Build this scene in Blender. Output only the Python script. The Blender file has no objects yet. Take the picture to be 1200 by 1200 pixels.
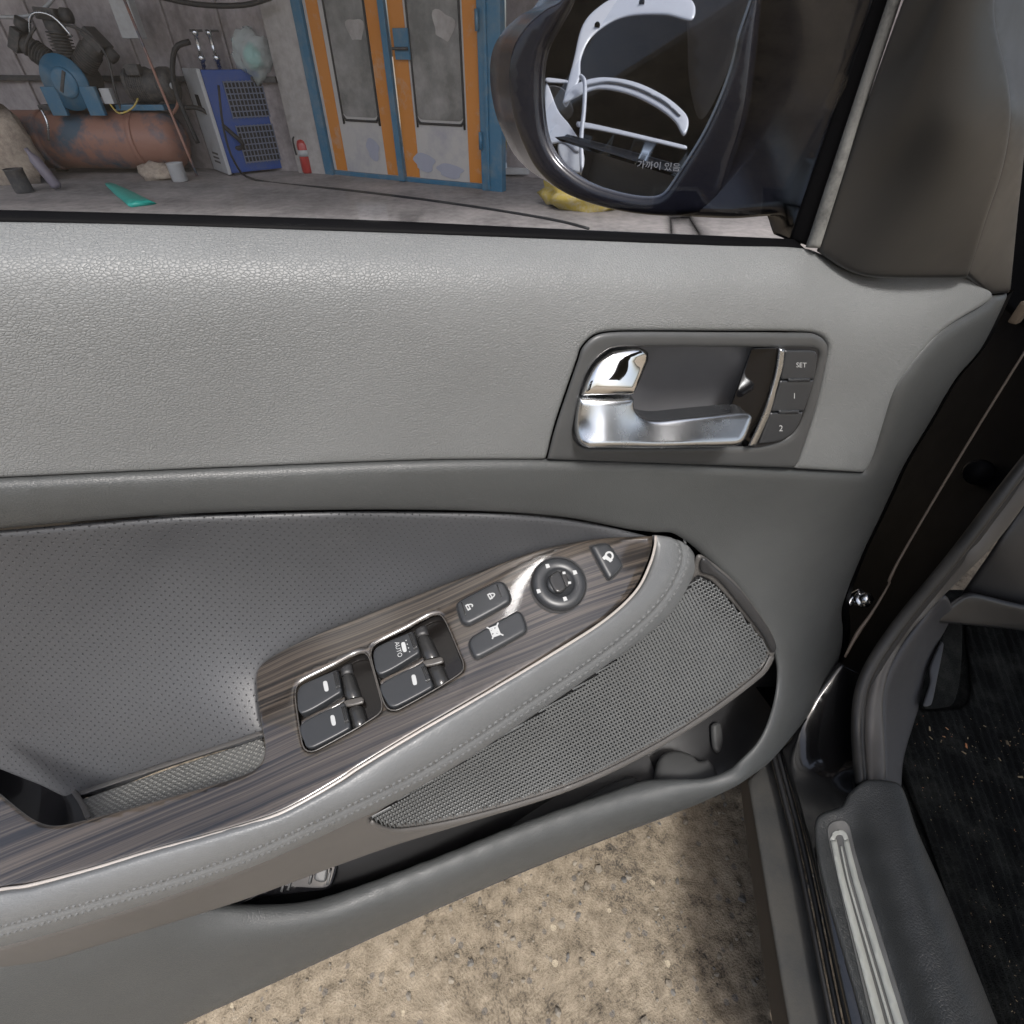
import bpy, bmesh, math, random
import numpy as np
from mathutils import Vector, Matrix
from mathutils.geometry import delaunay_2d_cdt

random.seed(7); np.random.seed(7)
R = math.radians
scene = bpy.context.scene
col = scene.collection

# ------------------------------------------------------------------ camera, light, exposure
CAM_H = 1.05
PITCH = R(41.8)
FPX = 600.0
YAW = R(14.0)                       # the open door stands 14 degrees off square to the view
cam = bpy.data.cameras.new('camera'); camo = bpy.data.objects.new('camera', cam); col.objects.link(camo)
camo.location = (0, 0, CAM_H); camo.rotation_euler = (R(90) - PITCH, 0, 0)
cam.sensor_fit = 'HORIZONTAL'; cam.sensor_width = 36.0; cam.lens = 36.0 * FPX / 1200.0
cam.clip_start = 0.01; cam.clip_end = 1500
scene.camera = camo

SUN_EL, SUN_AZ = R(58), R(169)      # azimuth clockwise from +Y (towards the light)
w = bpy.data.worlds.new('World'); scene.world = w; w.use_nodes = True
wn = w.node_tree; wn.nodes.clear()
sky = wn.nodes.new('ShaderNodeTexSky'); sky.sky_type = 'NISHITA'; sky.sun_disc = False
sky.sun_elevation = SUN_EL; sky.sun_rotation = SUN_AZ
sky.air_density = 1.0; sky.dust_density = 5.0; sky.ozone_density = 1.0
hs = wn.nodes.new('ShaderNodeHueSaturation'); hs.inputs['Saturation'].default_value = 0.70
bg = wn.nodes.new('ShaderNodeBackground'); bg.inputs['Strength'].default_value = 0.105
wo = wn.nodes.new('ShaderNodeOutputWorld')
wn.links.new(sky.outputs[0], hs.inputs['Color']); wn.links.new(hs.outputs[0], bg.inputs['Color'])
wn.links.new(bg.outputs[0], wo.inputs['Surface'])
sl = bpy.data.lights.new('sun', 'SUN'); sl.energy = 1.5; sl.angle = R(11); sl.color = (1.0, 0.98, 0.955)
so = bpy.data.objects.new('sun', sl); col.objects.link(so)
sd = Vector((math.sin(SUN_AZ) * math.cos(SUN_EL), math.cos(SUN_AZ) * math.cos(SUN_EL), math.sin(SUN_EL)))
so.rotation_euler = sd.to_track_quat('Z', 'Y').to_euler(); so.location = (0, 0, 6)
scene.view_settings.view_transform = 'Standard'; scene.view_settings.look = 'None'
scene.view_settings.exposure = 1.05; scene.view_settings.gamma = 1.0
scene.view_settings.use_curve_mapping = False
scene.cycles.adaptive_threshold = 0.02; scene.cycles.max_bounces = 6; scene.cycles.diffuse_bounces = 3; scene.cycles.glossy_bounces = 4; scene.cycles.transmission_bounces = 4

# ------------------------------------------------------------------ geometry helpers
C0 = np.array([0, 0, CAM_H])
cp, sp = math.cos(PITCH), math.sin(PITCH)
DN = np.array([-math.sin(YAW), math.cos(YAW), 0.0])     # out of the car, through the door
DS = np.array([math.cos(YAW), math.sin(YAW), 0.0])      # along the door, towards its hinge
UPV = np.array([0, 0, 1.0])

def ray(u, v):
    a = (u - 600) / FPX; b = (600 - v) / FPX
    return np.array([a, cp + b * sp, -sp + b * cp])
def tval(u, v, k, val):
    r = ray(u, v)
    if k == 'D': return val / r.dot(DN)
    if k == 'Z': return val / r[2]
    if k == 'Y': return val / r[1]
    if k == 'X': return val / r[0]
    return val

def rays(Q):
    a = (Q[:, 0] - 600) / FPX; b = (600 - Q[:, 1]) / FPX
    return np.c_[a, cp + b * sp, -sp + b * cp]
class Surf:
    """smooth surface through measured points (position, depth inside the door / height below the eye)"""
    def __init__(self, ctrl, lam=1e-4):
        P = np.array([[c[0] / 600, c[1] / 600] for c in ctrl])
        w_ = np.array([1 / tval(*c) for c in ctrl])
        n = len(P); self.P = P; self.view = C0
        if n < 4:
            A = np.c_[np.ones(n), P]; s = np.linalg.lstsq(A, w_, rcond=None)[0]
            self.w = np.zeros(n); self.a = s
        else:
            d = np.linalg.norm(P[:, None] - P[None], axis=2)
            K = d * d * np.log(d + 1e-12) + lam * np.eye(n)
            Q = np.c_[np.ones(n), P]
            M = np.block([[K, Q], [Q.T, np.zeros((3, 3))]])
            s = np.linalg.solve(M, np.r_[w_, np.zeros(3)])
            self.w = s[:n]; self.a = s[n:]
    def T(self, Q):
        q = Q / 600.0
        d2 = ((q[:, None, :] - self.P[None]) ** 2).sum(2)
        k = 0.5 * d2 * np.log(d2 + 1e-24)
        return 1.0 / (k @ self.w + self.a[0] + q @ self.a[1:])
    def pts(self, Q): return C0 + self.T(Q)[:, None] * rays(Q)
    def nrms(self, Q):
        ex = np.array([1.0, 0]); ey = np.array([0, 1.0])
        n = np.cross(self.pts(Q + ex) - self.pts(Q - ex), self.pts(Q + ey) - self.pts(Q - ey))
        n /= np.linalg.norm(n, axis=1)[:, None]
        s = np.sign(((self.view - self.pts(Q)) * n).sum(1)); s[s == 0] = 1
        return n * s[:, None]
    def t(self, u, v): return float(self.T(np.array([[u, v]], float))[0])
    def pt(self, u, v): return self.pts(np.array([[u, v]], float))[0]
    def nrm(self, u, v): return self.nrms(np.array([[u, v]], float))[0]
class Plane(Surf):
    def __init__(self, p, n):
        self.p = np.array(p, float); self.n = np.array(n, float) / np.linalg.norm(n); self.view = C0
    def T(self, Q): return (self.p - C0).dot(self.n) / (rays(Q) @ self.n)
class Reflected(Surf):
    """plane seen by way of a flat mirror"""
    def __init__(self, mirror, p, n):
        self.m = mirror; self.p = np.array(p, float); self.n = np.array(n, float) / np.linalg.norm(n)
        self.view = mirror.p
    def pts(self, Q):
        q = self.m.pts(Q); d = rays(Q); d = d / np.linalg.norm(d, axis=1)[:, None]
        o = d - 2 * (d @ self.m.n)[:, None] * self.m.n
        return q + o * (((self.p - q) @ self.n) / (o @ self.n))[:, None]

def spline(pts, closed=True, sp_=4.0):
    """Catmull-Rom through px points; a third element marks a sharp corner"""
    n = len(pts); out = []
    P = [np.array(p[:2], float) for p in pts]; cor = [len(p) > 2 for p in pts]
    rng = range(n) if closed else range(n - 1)
    for i in rng:
        j = (i + 1) % n
        p1, p2 = P[i], P[j]
        p0 = P[i - 1] if (closed or i > 0) else p1
        p3 = P[(j + 1) % n] if (closed or j + 1 < n) else p2
        L = np.linalg.norm(p2 - p1)
        lim = lambda q, base, o: base + (q - base) * min(1.0, 1.5 * L / (np.linalg.norm(q - base) + 1e-9))
        m1 = (p2 - p1) if cor[i] else (p2 - lim(p0, p1, 0)) / 2
        m2 = (p2 - p1) if cor[j] else (lim(p3, p2, 0) - p1) / 2
        k = max(1, int(math.ceil(L / sp_)))
        for q in range(k):
            s = q / k
            h = (2*s**3 - 3*s**2 + 1) * p1 + (s**3 - 2*s**2 + s) * m1 + (-2*s**3 + 3*s**2) * p2 + (s**3 - s**2) * m2
            out.append(h)
    if not closed: out.append(P[-1])
    return np.array(out)

def along(path, k, vals, step=40.0):
    """control points every few px along a px path, values interpolated between its points"""
    P = np.array([q[:2] for q in path], float); vals = np.broadcast_to(np.atleast_1d(np.array(vals, float)), (len(P),))
    L = spline([tuple(q) for q in P], False, 2.0)
    S = np.r_[0, np.cumsum(np.linalg.norm(np.diff(L, axis=0), axis=1))]
    sv = [S[np.argmin(np.linalg.norm(L - q, axis=1))] for q in P]
    n = max(2, int(S[-1] / step) + 1); out = []
    for s in np.linspace(0, S[-1], n):
        out.append((float(np.interp(s, S, L[:, 0])), float(np.interp(s, S, L[:, 1])), k, float(np.interp(s, sv, vals))))
    return out

def inpoly(Q, poly):
    x, y = Q[:, 0], Q[:, 1]; c = np.zeros(len(Q), bool)
    a = poly; b = np.roll(poly, -1, axis=0)
    for (x1, y1), (x2, y2) in zip(a, b):
        if y1 == y2: continue
        k = ((y1 > y) != (y2 > y)) & (x < (x2 - x1) * (y - y1) / (y2 - y1) + x1)
        c ^= k
    return c
def distpoly(Q, poly, closed=True):
    a = poly if closed else poly[:-1]
    b = np.roll(poly, -1, axis=0) if closed else poly[1:]
    best = np.full(len(Q), 1e9)
    for p, q in zip(a, b):
        e = q - p; L = e.dot(e) + 1e-12
        s = np.clip(((Q - p) @ e) / L, 0, 1)
        best = np.minimum(best, np.linalg.norm(Q - p - s[:, None] * e, axis=1))
    return best

def link(me, name, mat, parent=None, smooth=True):
    if smooth: me.polygons.foreach_set('use_smooth', [True] * len(me.polygons))
    if mat is not None: me.materials.append(mat)
    o = bpy.data.objects.new(name, me); col.objects.link(o)
    adopt(o, parent)
    return o
def adopt(o, parent):
    if parent is not None:          # meshes carry world coordinates; only the top Empty is moved
        o.parent = parent
        if parent.parent is None: o.matrix_parent_inverse = Matrix.Translation(-parent.location)

def mesh_obj(name, V, Fc, mat, parent=None, smooth=True, uv=None):
    me = bpy.data.meshes.new(name)
    me.from_pydata([tuple(map(float, v)) for v in V], [], [tuple(int(i) for i in f) for f in Fc])
    if uv is not None:
        lay = me.uv_layers.new(name='UVMap')
        idx = np.zeros(len(me.loops), np.int32); me.loops.foreach_get('vertex_index', idx)
        lay.data.foreach_set('uv', np.asarray(uv, np.float32)[idx].ravel())
    me.update()
    return link(me, name, mat, parent, smooth)

def panel(name, outline, surf, mat, parent, step=8, r=5, e=0.002, wall=0.004, lift=0.0, disp=None,
          extra=None, uvf=None, holes=(), bend='ray', raw=False):
    """a moulded piece: outline filled on a surface, its rim rounded off over r px and sunk by e metres,
    then a wall going back into the door"""
    bs = max(1.2, step * 0.55)
    loops = [outline if raw else spline(outline, True, bs)] + [spline(h, True, bs) for h in holes]
    # direction of each loop
    pts = []; edges = []
    for L in loops:
        b = len(pts); pts += [tuple(p) for p in L]
        edges += [(b + i, b + (i + 1) % len(L)) for i in range(len(L))]
    nb = len(pts)
    def inside(Q):
        k = inpoly(Q, loops[0])
        for h in loops[1:]: k &= ~inpoly(Q, h)
        return k
    def dist(Q):
        d = distpoly(Q, loops[0])
        for h in loops[1:]: d = np.minimum(d, distpoly(Q, h))
        return d
    inner = []
    for L in loops:
        tg = np.roll(L, -1, 0) - np.roll(L, 1, 0); tg /= (np.linalg.norm(tg, axis=1)[:, None] + 1e-9)
        nn = np.c_[-tg[:, 1], tg[:, 0]]
        if r > 0:
            for k in (0.1, 0.3, 0.6, 1.0):
                for sgn in (1, -1):
                    Q = L + nn * sgn * r * k
                    ok = inside(Q); Q = Q[ok]
                    if len(Q):
                        d = dist(Q); Q = Q[d > 0.93 * r * k]; inner.append(Q)
    lo = loops[0].min(0); hi = loops[0].max(0)
    gx, gy = np.meshgrid(np.arange(lo[0] + step / 2, hi[0], step), np.arange(lo[1] + step / 2, hi[1], step))
    gx = gx + (np.arange(gx.shape[0]) % 2)[:, None] * step / 2
    G = np.c_[gx.ravel(), gy.ravel()]
    G = G[inside(G)]
    if len(G): G = G[dist(G) > max(r * 1.15, step * 0.4)]
    if len(G): inner.append(G)
    if extra is not None:
        X = np.array(extra); X = X[inside(X)]; X = X[dist(X) > 1.0]; inner.append(X)
    allp = np.array(pts + [tuple(q) for A in inner for q in A])
    res = delaunay_2d_cdt([Vector(p) for p in allp], edges, [], 0, 1e-4)
    V2 = np.array([tuple(p) for p in res[0]])
    orig = res[3]
    T = np.array([tuple(f) for f in res[2]])
    cen = V2[T].mean(1)
    T = T[inside(cen)]
    d = dist(V2)
    P3 = surf.pts(V2); N3 = surf.nrms(V2)
    h = np.full(len(V2), float(lift))
    if r > 0:
        q = np.clip(1 - d / r, 0, 1); h -= e * (1 - np.sqrt(np.clip(1 - q * q, 0, 1)))
    if disp is not None: h = h + disp(V2, d)
    V3 = P3 + N3 * h[:, None]
    # facing
    nv = len(V3); F = []
    fl = (np.cross(V3[T[:, 1]] - V3[T[:, 0]], V3[T[:, 2]] - V3[T[:, 0]]) * N3[T[:, 0]]).sum(1) < 0
    T[fl] = T[fl][:, [0, 2, 1]]
    F = [tuple(f) for f in T.tolist()]
    if wall:
        RD = V3 - surf.view; RD = RD / np.linalg.norm(RD, axis=1)[:, None]
        WV = []; wi = {}
        ecount = {}
        for f in F:
            for k in range(3):
                ed = (f[k], f[(k + 1) % 3]); ecount[ed] = ecount.get(ed, 0) + 1
        for (a, b) in list(ecount):
            if (b, a) in ecount: continue
            for k in (a, b):
                if k not in wi:
                    wi[k] = nv + len(WV); WV.append(V3[k] + (RD[k] if isinstance(bend, str) else bend if bend is not None else -N3[k]) * wall)
            F.append((b, a, wi[a], wi[b]))
        if WV: V3 = np.r_[V3, np.array(WV)]
    uv = None
    if uvf is not None:
        o_, du, dv = uvf
        uv = np.c_[(V3 - o_) @ du, (V3 - o_) @ dv]
    return mesh_obj(name, V3, F, mat, parent, True, uv)

def strip_px(path, w0, w1=None):
    """outline of a band of given px width about a px path"""
    L = spline(path, False, 6.0); w1 = w0 if w1 is None else w1
    tg = np.gradient(L, axis=0); tg /= np.linalg.norm(tg, axis=1)[:, None]
    nn = np.c_[-tg[:, 1], tg[:, 0]]
    ww = np.linspace(w0, w1, len(L))[:, None] / 2
    return np.r_[L + nn * ww, (L - nn * ww)[::-1]]

def tube(name, pts, rad, mat, parent=None, n=8, sub=4, cap=True):
    P = [np.array(p, float) for p in pts]; m = len(P); path = []
    for i in range(m - 1):
        p0 = P[max(i - 1, 0)]; p1 = P[i]; p2 = P[i + 1]; p3 = P[min(i + 2, m - 1)]
        for k in range(sub):
            s = k / sub
            path.append(0.5 * (2*p1 + (p2-p0)*s + (2*p0-5*p1+4*p2-p3)*s*s + (-p0+3*p1-3*p2+p3)*s**3))
    path.append(P[-1]); path = np.array(path)
    rr = np.interp(np.linspace(0, 1, len(path)), np.linspace(0, 1, len(np.atleast_1d(rad))), np.atleast_1d(rad)) if np.ndim(rad) else np.full(len(path), rad)
    tg = np.gradient(path, axis=0); tg /= np.linalg.norm(tg, axis=1)[:, None] + 1e-12
    up = np.array([0.13, 0.21, 0.97]); V = []; F = []
    x = np.cross(tg[0], up); x /= np.linalg.norm(x)
    for i, (p, t_) in enumerate(zip(path, tg)):
        x = x - t_ * x.dot(t_); x /= np.linalg.norm(x); y = np.cross(t_, x)
        for k in range(n):
            a = 2 * math.pi * k / n; V.append(p + rr[i] * (math.cos(a) * x + math.sin(a) * y))
    for i in range(len(path) - 1):
        for k in range(n):
            F.append((i*n+k, i*n+(k+1) % n, (i+1)*n+(k+1) % n, (i+1)*n+k))
    if cap: F.append(tuple(range(n))[::-1]); F.append(tuple(range((len(path)-1)*n, len(path)*n)))
    return mesh_obj(name, V, F, mat, parent)

def box(name, c, size, mat, parent=None, rz=0.0, bev=0.0, ax=None):
    bm = bmesh.new(); bmesh.ops.create_cube(bm, size=1.0)
    for v in bm.verts: v.co = Vector((v.co.x * size[0], v.co.y * size[1], v.co.z * size[2]))
    if bev: bmesh.ops.bevel(bm, geom=bm.edges[:], offset=bev, segments=2, affect='EDGES', profile=0.6)
    M = ax if ax is not None else Matrix.Rotation(rz, 4, 'Z')
    bmesh.ops.transform(bm, matrix=Matrix.Translation(Vector(c)) @ M, verts=bm.verts)
    me = bpy.data.meshes.new(name); bm.to_mesh(me); bm.free()
    return link(me, name, mat, parent, False)

def lathe(name, prof, base, axis, mat, parent=None, n=24):
    """prof: (radius, height) pairs turned about an axis"""
    ax = Vector(axis).normalized(); q = ax.to_track_quat('Z', 'Y').to_matrix()
    V = []; F = []
    for (r_, h) in prof:
        for k in range(n):
            a = 2 * math.pi * k / n
            V.append(Vector(base) + q @ Vector((r_ * math.cos(a), r_ * math.sin(a), h)))
    m = len(prof)
    for i in range(m - 1):
        for k in range(n):
            F.append((i*n+k, i*n+(k+1) % n, (i+1)*n+(k+1) % n, (i+1)*n+k))
    F.append(tuple(range(n))[::-1]); F.append(tuple(range((m-1)*n, m*n)))
    o = mesh_obj(name, V, F, mat, parent)
    return o

def glyph(name, text, c, right, up, surf, lift, mat, parent):
    """flat printed lettering laid on a surface; right/up are px vectors for one em"""
    cu = bpy.data.curves.new('lettering', 'FONT'); cu.body = text; cu.size = 1.0
    cu.align_x = 'CENTER'; cu.align_y = 'CENTER'; cu.resolution_u = 3
    tmp = bpy.data.objects.new('lettering', cu); col.objects.link(tmp)
    bpy.context.view_layer.update()
    me = bpy.data.meshes.new_from_object(tmp)
    V = np.array([tuple(v.co) for v in me.vertices]); F = [tuple(p.vertices) for p in me.polygons]
    bpy.data.objects.remove(tmp); bpy.data.curves.remove(cu); bpy.data.meshes.remove(me)
    out = []
    for x, y, z in V:
        u = c[0] + x * right[0] + y * up[0]; v = c[1] + x * right[1] + y * up[1]
        out.append(surf.pt(u, v) + surf.nrm(u, v) * lift)
    return mesh_obj(name, out, F, mat, parent, False)

def mark(name, polys, surf, lift, mat, parent):
    """flat printed symbol from px polygons"""
    V = []; F = []
    for pl in polys:
        b = len(V)
        for (u, v) in pl: V.append(surf.pt(u, v) + surf.nrm(u, v) * lift)
        F.append(tuple(range(b, b + len(pl))))
    return mesh_obj(name, V, F, mat, parent, False)

def empty(name, loc, label, cat, group=None):
    o = bpy.data.objects.new(name, None); o.empty_display_size = 0.1; o.location = loc; col.objects.link(o)
    o['label'] = label; o['category'] = cat
    if group: o['group'] = group
    return o
def tag(o, label, cat, group=None):
    o['label'] = label; o['category'] = cat
    if group: o['group'] = group
    return o
def kind(o, k): o['kind'] = k; return o

# ------------------------------------------------------------------ materials
def new_mat(name):
    m = bpy.data.materials.new(name); m.use_nodes = True
    nt = m.node_tree; b = nt.nodes['Principled BSDF']
    return m, nt, b
def N(nt, t, **kw):
    n = nt.nodes.new(t)
    for k, v in kw.items():
        if hasattr(n, k): setattr(n, k, v)
        else: n.inputs[k].default_value = v
    return n
def mathn(nt, op, a, b=None, c=None):
    n = nt.nodes.new('ShaderNodeMath'); n.operation = op
    for i, x in enumerate((a, b, c)):
        if x is None: continue
        if isinstance(x, (int, float)): n.inputs[i].default_value = x
        else: nt.links.new(x, n.inputs[i])
    return n.outputs[0]
def ramp(nt, fac, stops):
    n = nt.nodes.new('ShaderNodeValToRGB')
    while len(n.color_ramp.elements) < len(stops): n.color_ramp.elements.new(0.5)
    for el, (p, c) in zip(n.color_ramp.elements, stops):
        el.position = p; el.color = (*c, 1) if len(c) == 3 else c
    nt.links.new(fac, n.inputs[0]); return n.outputs[0]
def coords(nt, sc=(1, 1, 1), rot=(0, 0, 0), uv=False):
    tc = nt.nodes.new('ShaderNodeTexCoord'); mp = nt.nodes.new('ShaderNodeMapping')
    mp.inputs['Scale'].default_value = sc; mp.inputs['Rotation'].default_value = rot
    nt.links.new(tc.outputs['UV' if uv else 'Object'], mp.inputs['Vector']); return mp.outputs[0]
def noise(nt, vec, scale, detail=3, rough=0.5):
    n = N(nt, 'ShaderNodeTexNoise'); n.inputs['Scale'].default_value = scale
    n.inputs['Detail'].default_value = detail; n.inputs['Roughness'].default_value = rough
    nt.links.new(vec, n.inputs['Vector']); return n.outputs['Fac']
def bump(nt, b, h, strength, dist):
    n = nt.nodes.new('ShaderNodeBump'); n.inputs['Strength'].default_value = strength
    n.inputs['Distance'].default_value = dist
    nt.links.new(h, n.inputs['Height']); nt.links.new(n.outputs[0], b.inputs['Normal'])

def dirt(nt, base, dirtc, vec, scale, lo, hi):
    f = noise(nt, vec, scale, 6, 0.62)
    return ramp(nt, f, [(lo, base), (hi, dirtc)])

def specks(nt, c, vec, amount=0.75, scale=620, tone=(0.34, 0.33, 0.31)):
    f = noise(nt, vec, scale, 0); g = noise(nt, vec, 9, 2)
    k = mathn(nt, 'ADD', f, mathn(nt, 'MULTIPLY', g, 0.10))
    k = ramp(nt, k, [(amount + 0.05, (0, 0, 0)), (amount + 0.09, (1, 1, 1))])
    mx = nt.nodes.new('ShaderNodeMix'); mx.data_type = 'RGBA'; nt.links.new(k, mx.inputs[0])
    nt.links.new(c, mx.inputs[6]); mx.inputs[7].default_value = (*tone, 1); return mx.outputs[2]

def leather(name, colr, rough=0.48, cell=300, strength=0.6, depth=0.0006, spec=0.5):
    m, nt, b = new_mat(name)
    vec = coords(nt, (0.72, 0.72, 1.15))
    # warp the cells a little so that the grain does not look regular
    nz = N(nt, 'ShaderNodeTexNoise'); nz.inputs['Scale'].default_value = cell * 0.7; nz.inputs['Detail'].default_value = 1
    nt.links.new(vec, nz.inputs['Vector'])
    mx = nt.nodes.new('ShaderNodeVectorMath'); mx.operation = 'MULTIPLY_ADD'
    mx.inputs[1].default_value = (0.5 / cell,) * 3
    nt.links.new(nz.outputs['Color'], mx.inputs[0]); nt.links.new(vec, mx.inputs[2])
    vo = N(nt, 'ShaderNodeTexVoronoi'); vo.feature = 'DISTANCE_TO_EDGE'; vo.inputs['Scale'].default_value = cell
    nt.links.new(mx.outputs[0], vo.inputs['Vector'])
    h1 = ramp(nt, vo.outputs['Distance'], [(0.0, (0, 0, 0)), (0.10, (0.7, 0.7, 0.7)), (0.4, (1, 1, 1))])
    fine = noise(nt, vec, cell * 3, 1)
    h = mathn(nt, 'MULTIPLY_ADD', fine, 0.25, h1)
    bump(nt, b, h, strength, depth)
    big = noise(nt, vec, 9, 3)
    c = ramp(nt, big, [(0.3, tuple(x * 0.93 for x in colr)), (0.7, tuple(min(1, x * 1.07) for x in colr))])
    nt.links.new(c, b.inputs['Base Color'])
    rr = mathn(nt, 'MULTIPLY_ADD', noise(nt, vec, 24, 4), 0.26, rough - 0.13)
    nt.links.new(rr, b.inputs['Roughness']); b.inputs['Specular IOR Level'].default_value = spec
    return m

def plastic(name, colr, rough=0.5, grain=1400, strength=0.25, depth=0.0003, dust=None, dlo=0.55, dhi=0.8, spec=0.5, speck=0):
    m, nt, b = new_mat(name)
    vec = coords(nt)
    h = noise(nt, vec, grain, 2)
    if strength and grain < 1400: bump(nt, b, h, strength, depth)
    if dust:
        f = noise(nt, vec, 22, 5, 0.65); sp1 = noise(nt, vec, 420, 2)
        f2 = mathn(nt, 'MULTIPLY_ADD', sp1, 0.25, mathn(nt, 'MULTIPLY', f, 0.85))
        c = ramp(nt, f2, [(dlo, colr), (dhi, dust)])
        nt.links.new(c, b.inputs['Base Color'])
        rr = ramp(nt, f2, [(dlo, (rough,) * 3), (dhi, (min(1, rough + 0.25),) * 3)]); nt.links.new(rr, b.inputs['Roughness'])
    else:
        f = noise(nt, vec, 14, 5)
        c = ramp(nt, f, [(0.3, tuple(x * 0.92 for x in colr)), (0.7, tuple(min(1, x * 1.08) for x in colr))])
        if speck: c = specks(nt, c, vec, speck)
        nt.links.new(c, b.inputs['Base Color'])
        rr = mathn(nt, 'MULTIPLY_ADD', noise(nt, vec, 40, 4), 0.14, rough - 0.07); nt.links.new(rr, b.inputs['Roughness'])
    b.inputs['Specular IOR Level'].default_value = spec
    return m

def metal(name, colr, rough, streak=0.0):
    m, nt, b = new_mat(name); b.inputs['Metallic'].default_value = 1.0
    vec = coords(nt); f = noise(nt, vec, 60, 5)
    nt.links.new(mathn(nt, 'MULTIPLY_ADD', f, 0.12, rough - 0.06 if rough > 0.06 else 0.0), b.inputs['Roughness'])
    c = ramp(nt, noise(nt, vec, 20, 4), [(0.3, tuple(x * 0.95 for x in colr)), (0.7, colr)]); nt.links.new(c, b.inputs['Base Color'])
    return m

def paint(name, colr, rough=0.25, coat=1.0, dust=None, dlo=0.5, dhi=0.9, scale=6):
    m, nt, b = new_mat(name)
    vec = coords(nt)
    if dust:
        f = noise(nt, vec, scale, 8, 0.65)
        c = ramp(nt, f, [(dlo, colr), (dhi, dust)]); nt.links.new(c, b.inputs['Base Color'])
    else:
        f = noise(nt, vec, 12, 4)
        c = ramp(nt, f, [(0.3, tuple(x * 0.94 for x in colr)), (0.7, colr)]); nt.links.new(c, b.inputs['Base Color'])
    b.inputs['Roughness'].default_value = rough; b.inputs['Coat Weight'].default_value = coat
    b.inputs['Coat Roughness'].default_value = 0.05
    return m

M = {}
M['leather_up'] = leather('leather_upper', (0.158, 0.164, 0.164), 0.45, 520, 0.6, 0.0006, 0.5)
M['leather_arm'] = leather('leather_armrest', (0.122, 0.127, 0.130), 0.38, 520, 0.3, 0.0004)
M['carrier'] = leather('grained_plastic', (0.056, 0.059, 0.059), 0.42, 560, 0.45, 0.0003)
M['plastic'] = plastic('grey_plastic', (0.055, 0.056, 0.057), 0.48, 1500, 0.3, 0.0003)
M['bezel'] = plastic('bezel_plastic', (0.060, 0.062, 0.063), 0.42, 1800, 0.15, 0.0002)
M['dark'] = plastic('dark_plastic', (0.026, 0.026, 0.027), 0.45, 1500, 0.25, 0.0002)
M['dusty_dark'] = plastic('dark_pillar_plastic', (0.022, 0.022, 0.022), 0.36, 1500, 0.0)
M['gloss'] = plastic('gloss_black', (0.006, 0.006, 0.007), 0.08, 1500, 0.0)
M['button'] = plastic('button_plastic', (0.030, 0.032, 0.035), 0.36, 2500, 0.06, 0.0001)
M['barrel'] = plastic('satin_black_plastic', (0.026, 0.026, 0.026), 0.16, 2500, 0.0)
M['chrome'] = metal('chrome', (0.86, 0.86, 0.86), 0.07)
M['satin'] = metal('satin_chrome', (0.62, 0.64, 0.66), 0.26)
M['lip'] = plastic('pale_lacquer_edge', (0.36, 0.335, 0.31), 0.18, 900, 0.0)
M['cup'] = plastic('cup_plastic', (0.105, 0.108, 0.118), 0.45, 1600, 0.15, 0.0002)
M['pocketgrey'] = plastic('pocket_plastic', (0.055, 0.056, 0.056), 0.5, 1500, 0.3, 0.0003)
M['rubber'] = plastic('black_rubber', (0.012, 0.012, 0.013), 0.55, 900, 0.2, 0.0002)
M['dusty_rubber'] = plastic('dusty_rubber', (0.05, 0.05, 0.048), 0.75, 700, 0.5, 0.0005, dust=(0.17, 0.17, 0.16), dlo=0.38, dhi=0.62)
M['white'] = plastic('white_print', (0.40, 0.41, 0.41), 0.5, 900, 0.0)
M['blackpaint'] = paint('black_car_paint', (0.004, 0.004, 0.0045), 0.2, 1.0)
M['whitepaint'] = paint('white_car_paint', (0.46, 0.47, 0.49), 0.5, 0.2)
M['matteblack'] = plastic('unlit_black_paint', (0.0035, 0.0035, 0.004), 0.5, 900, 0.0, spec=0.04)  # shade behind the door edge put into the paint, reflections held back
M['housing'] = plastic('mirror_housing_black', (0.006, 0.0062, 0.010), 0.18, 900, 0.0)
M['letter'] = plastic('etched_letter', (0.16, 0.16, 0.17), 0.5, 900, 0.0)
M['thread'] = plastic('grey_thread', (0.125, 0.13, 0.132), 0.7, 3000, 0.0)

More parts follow.
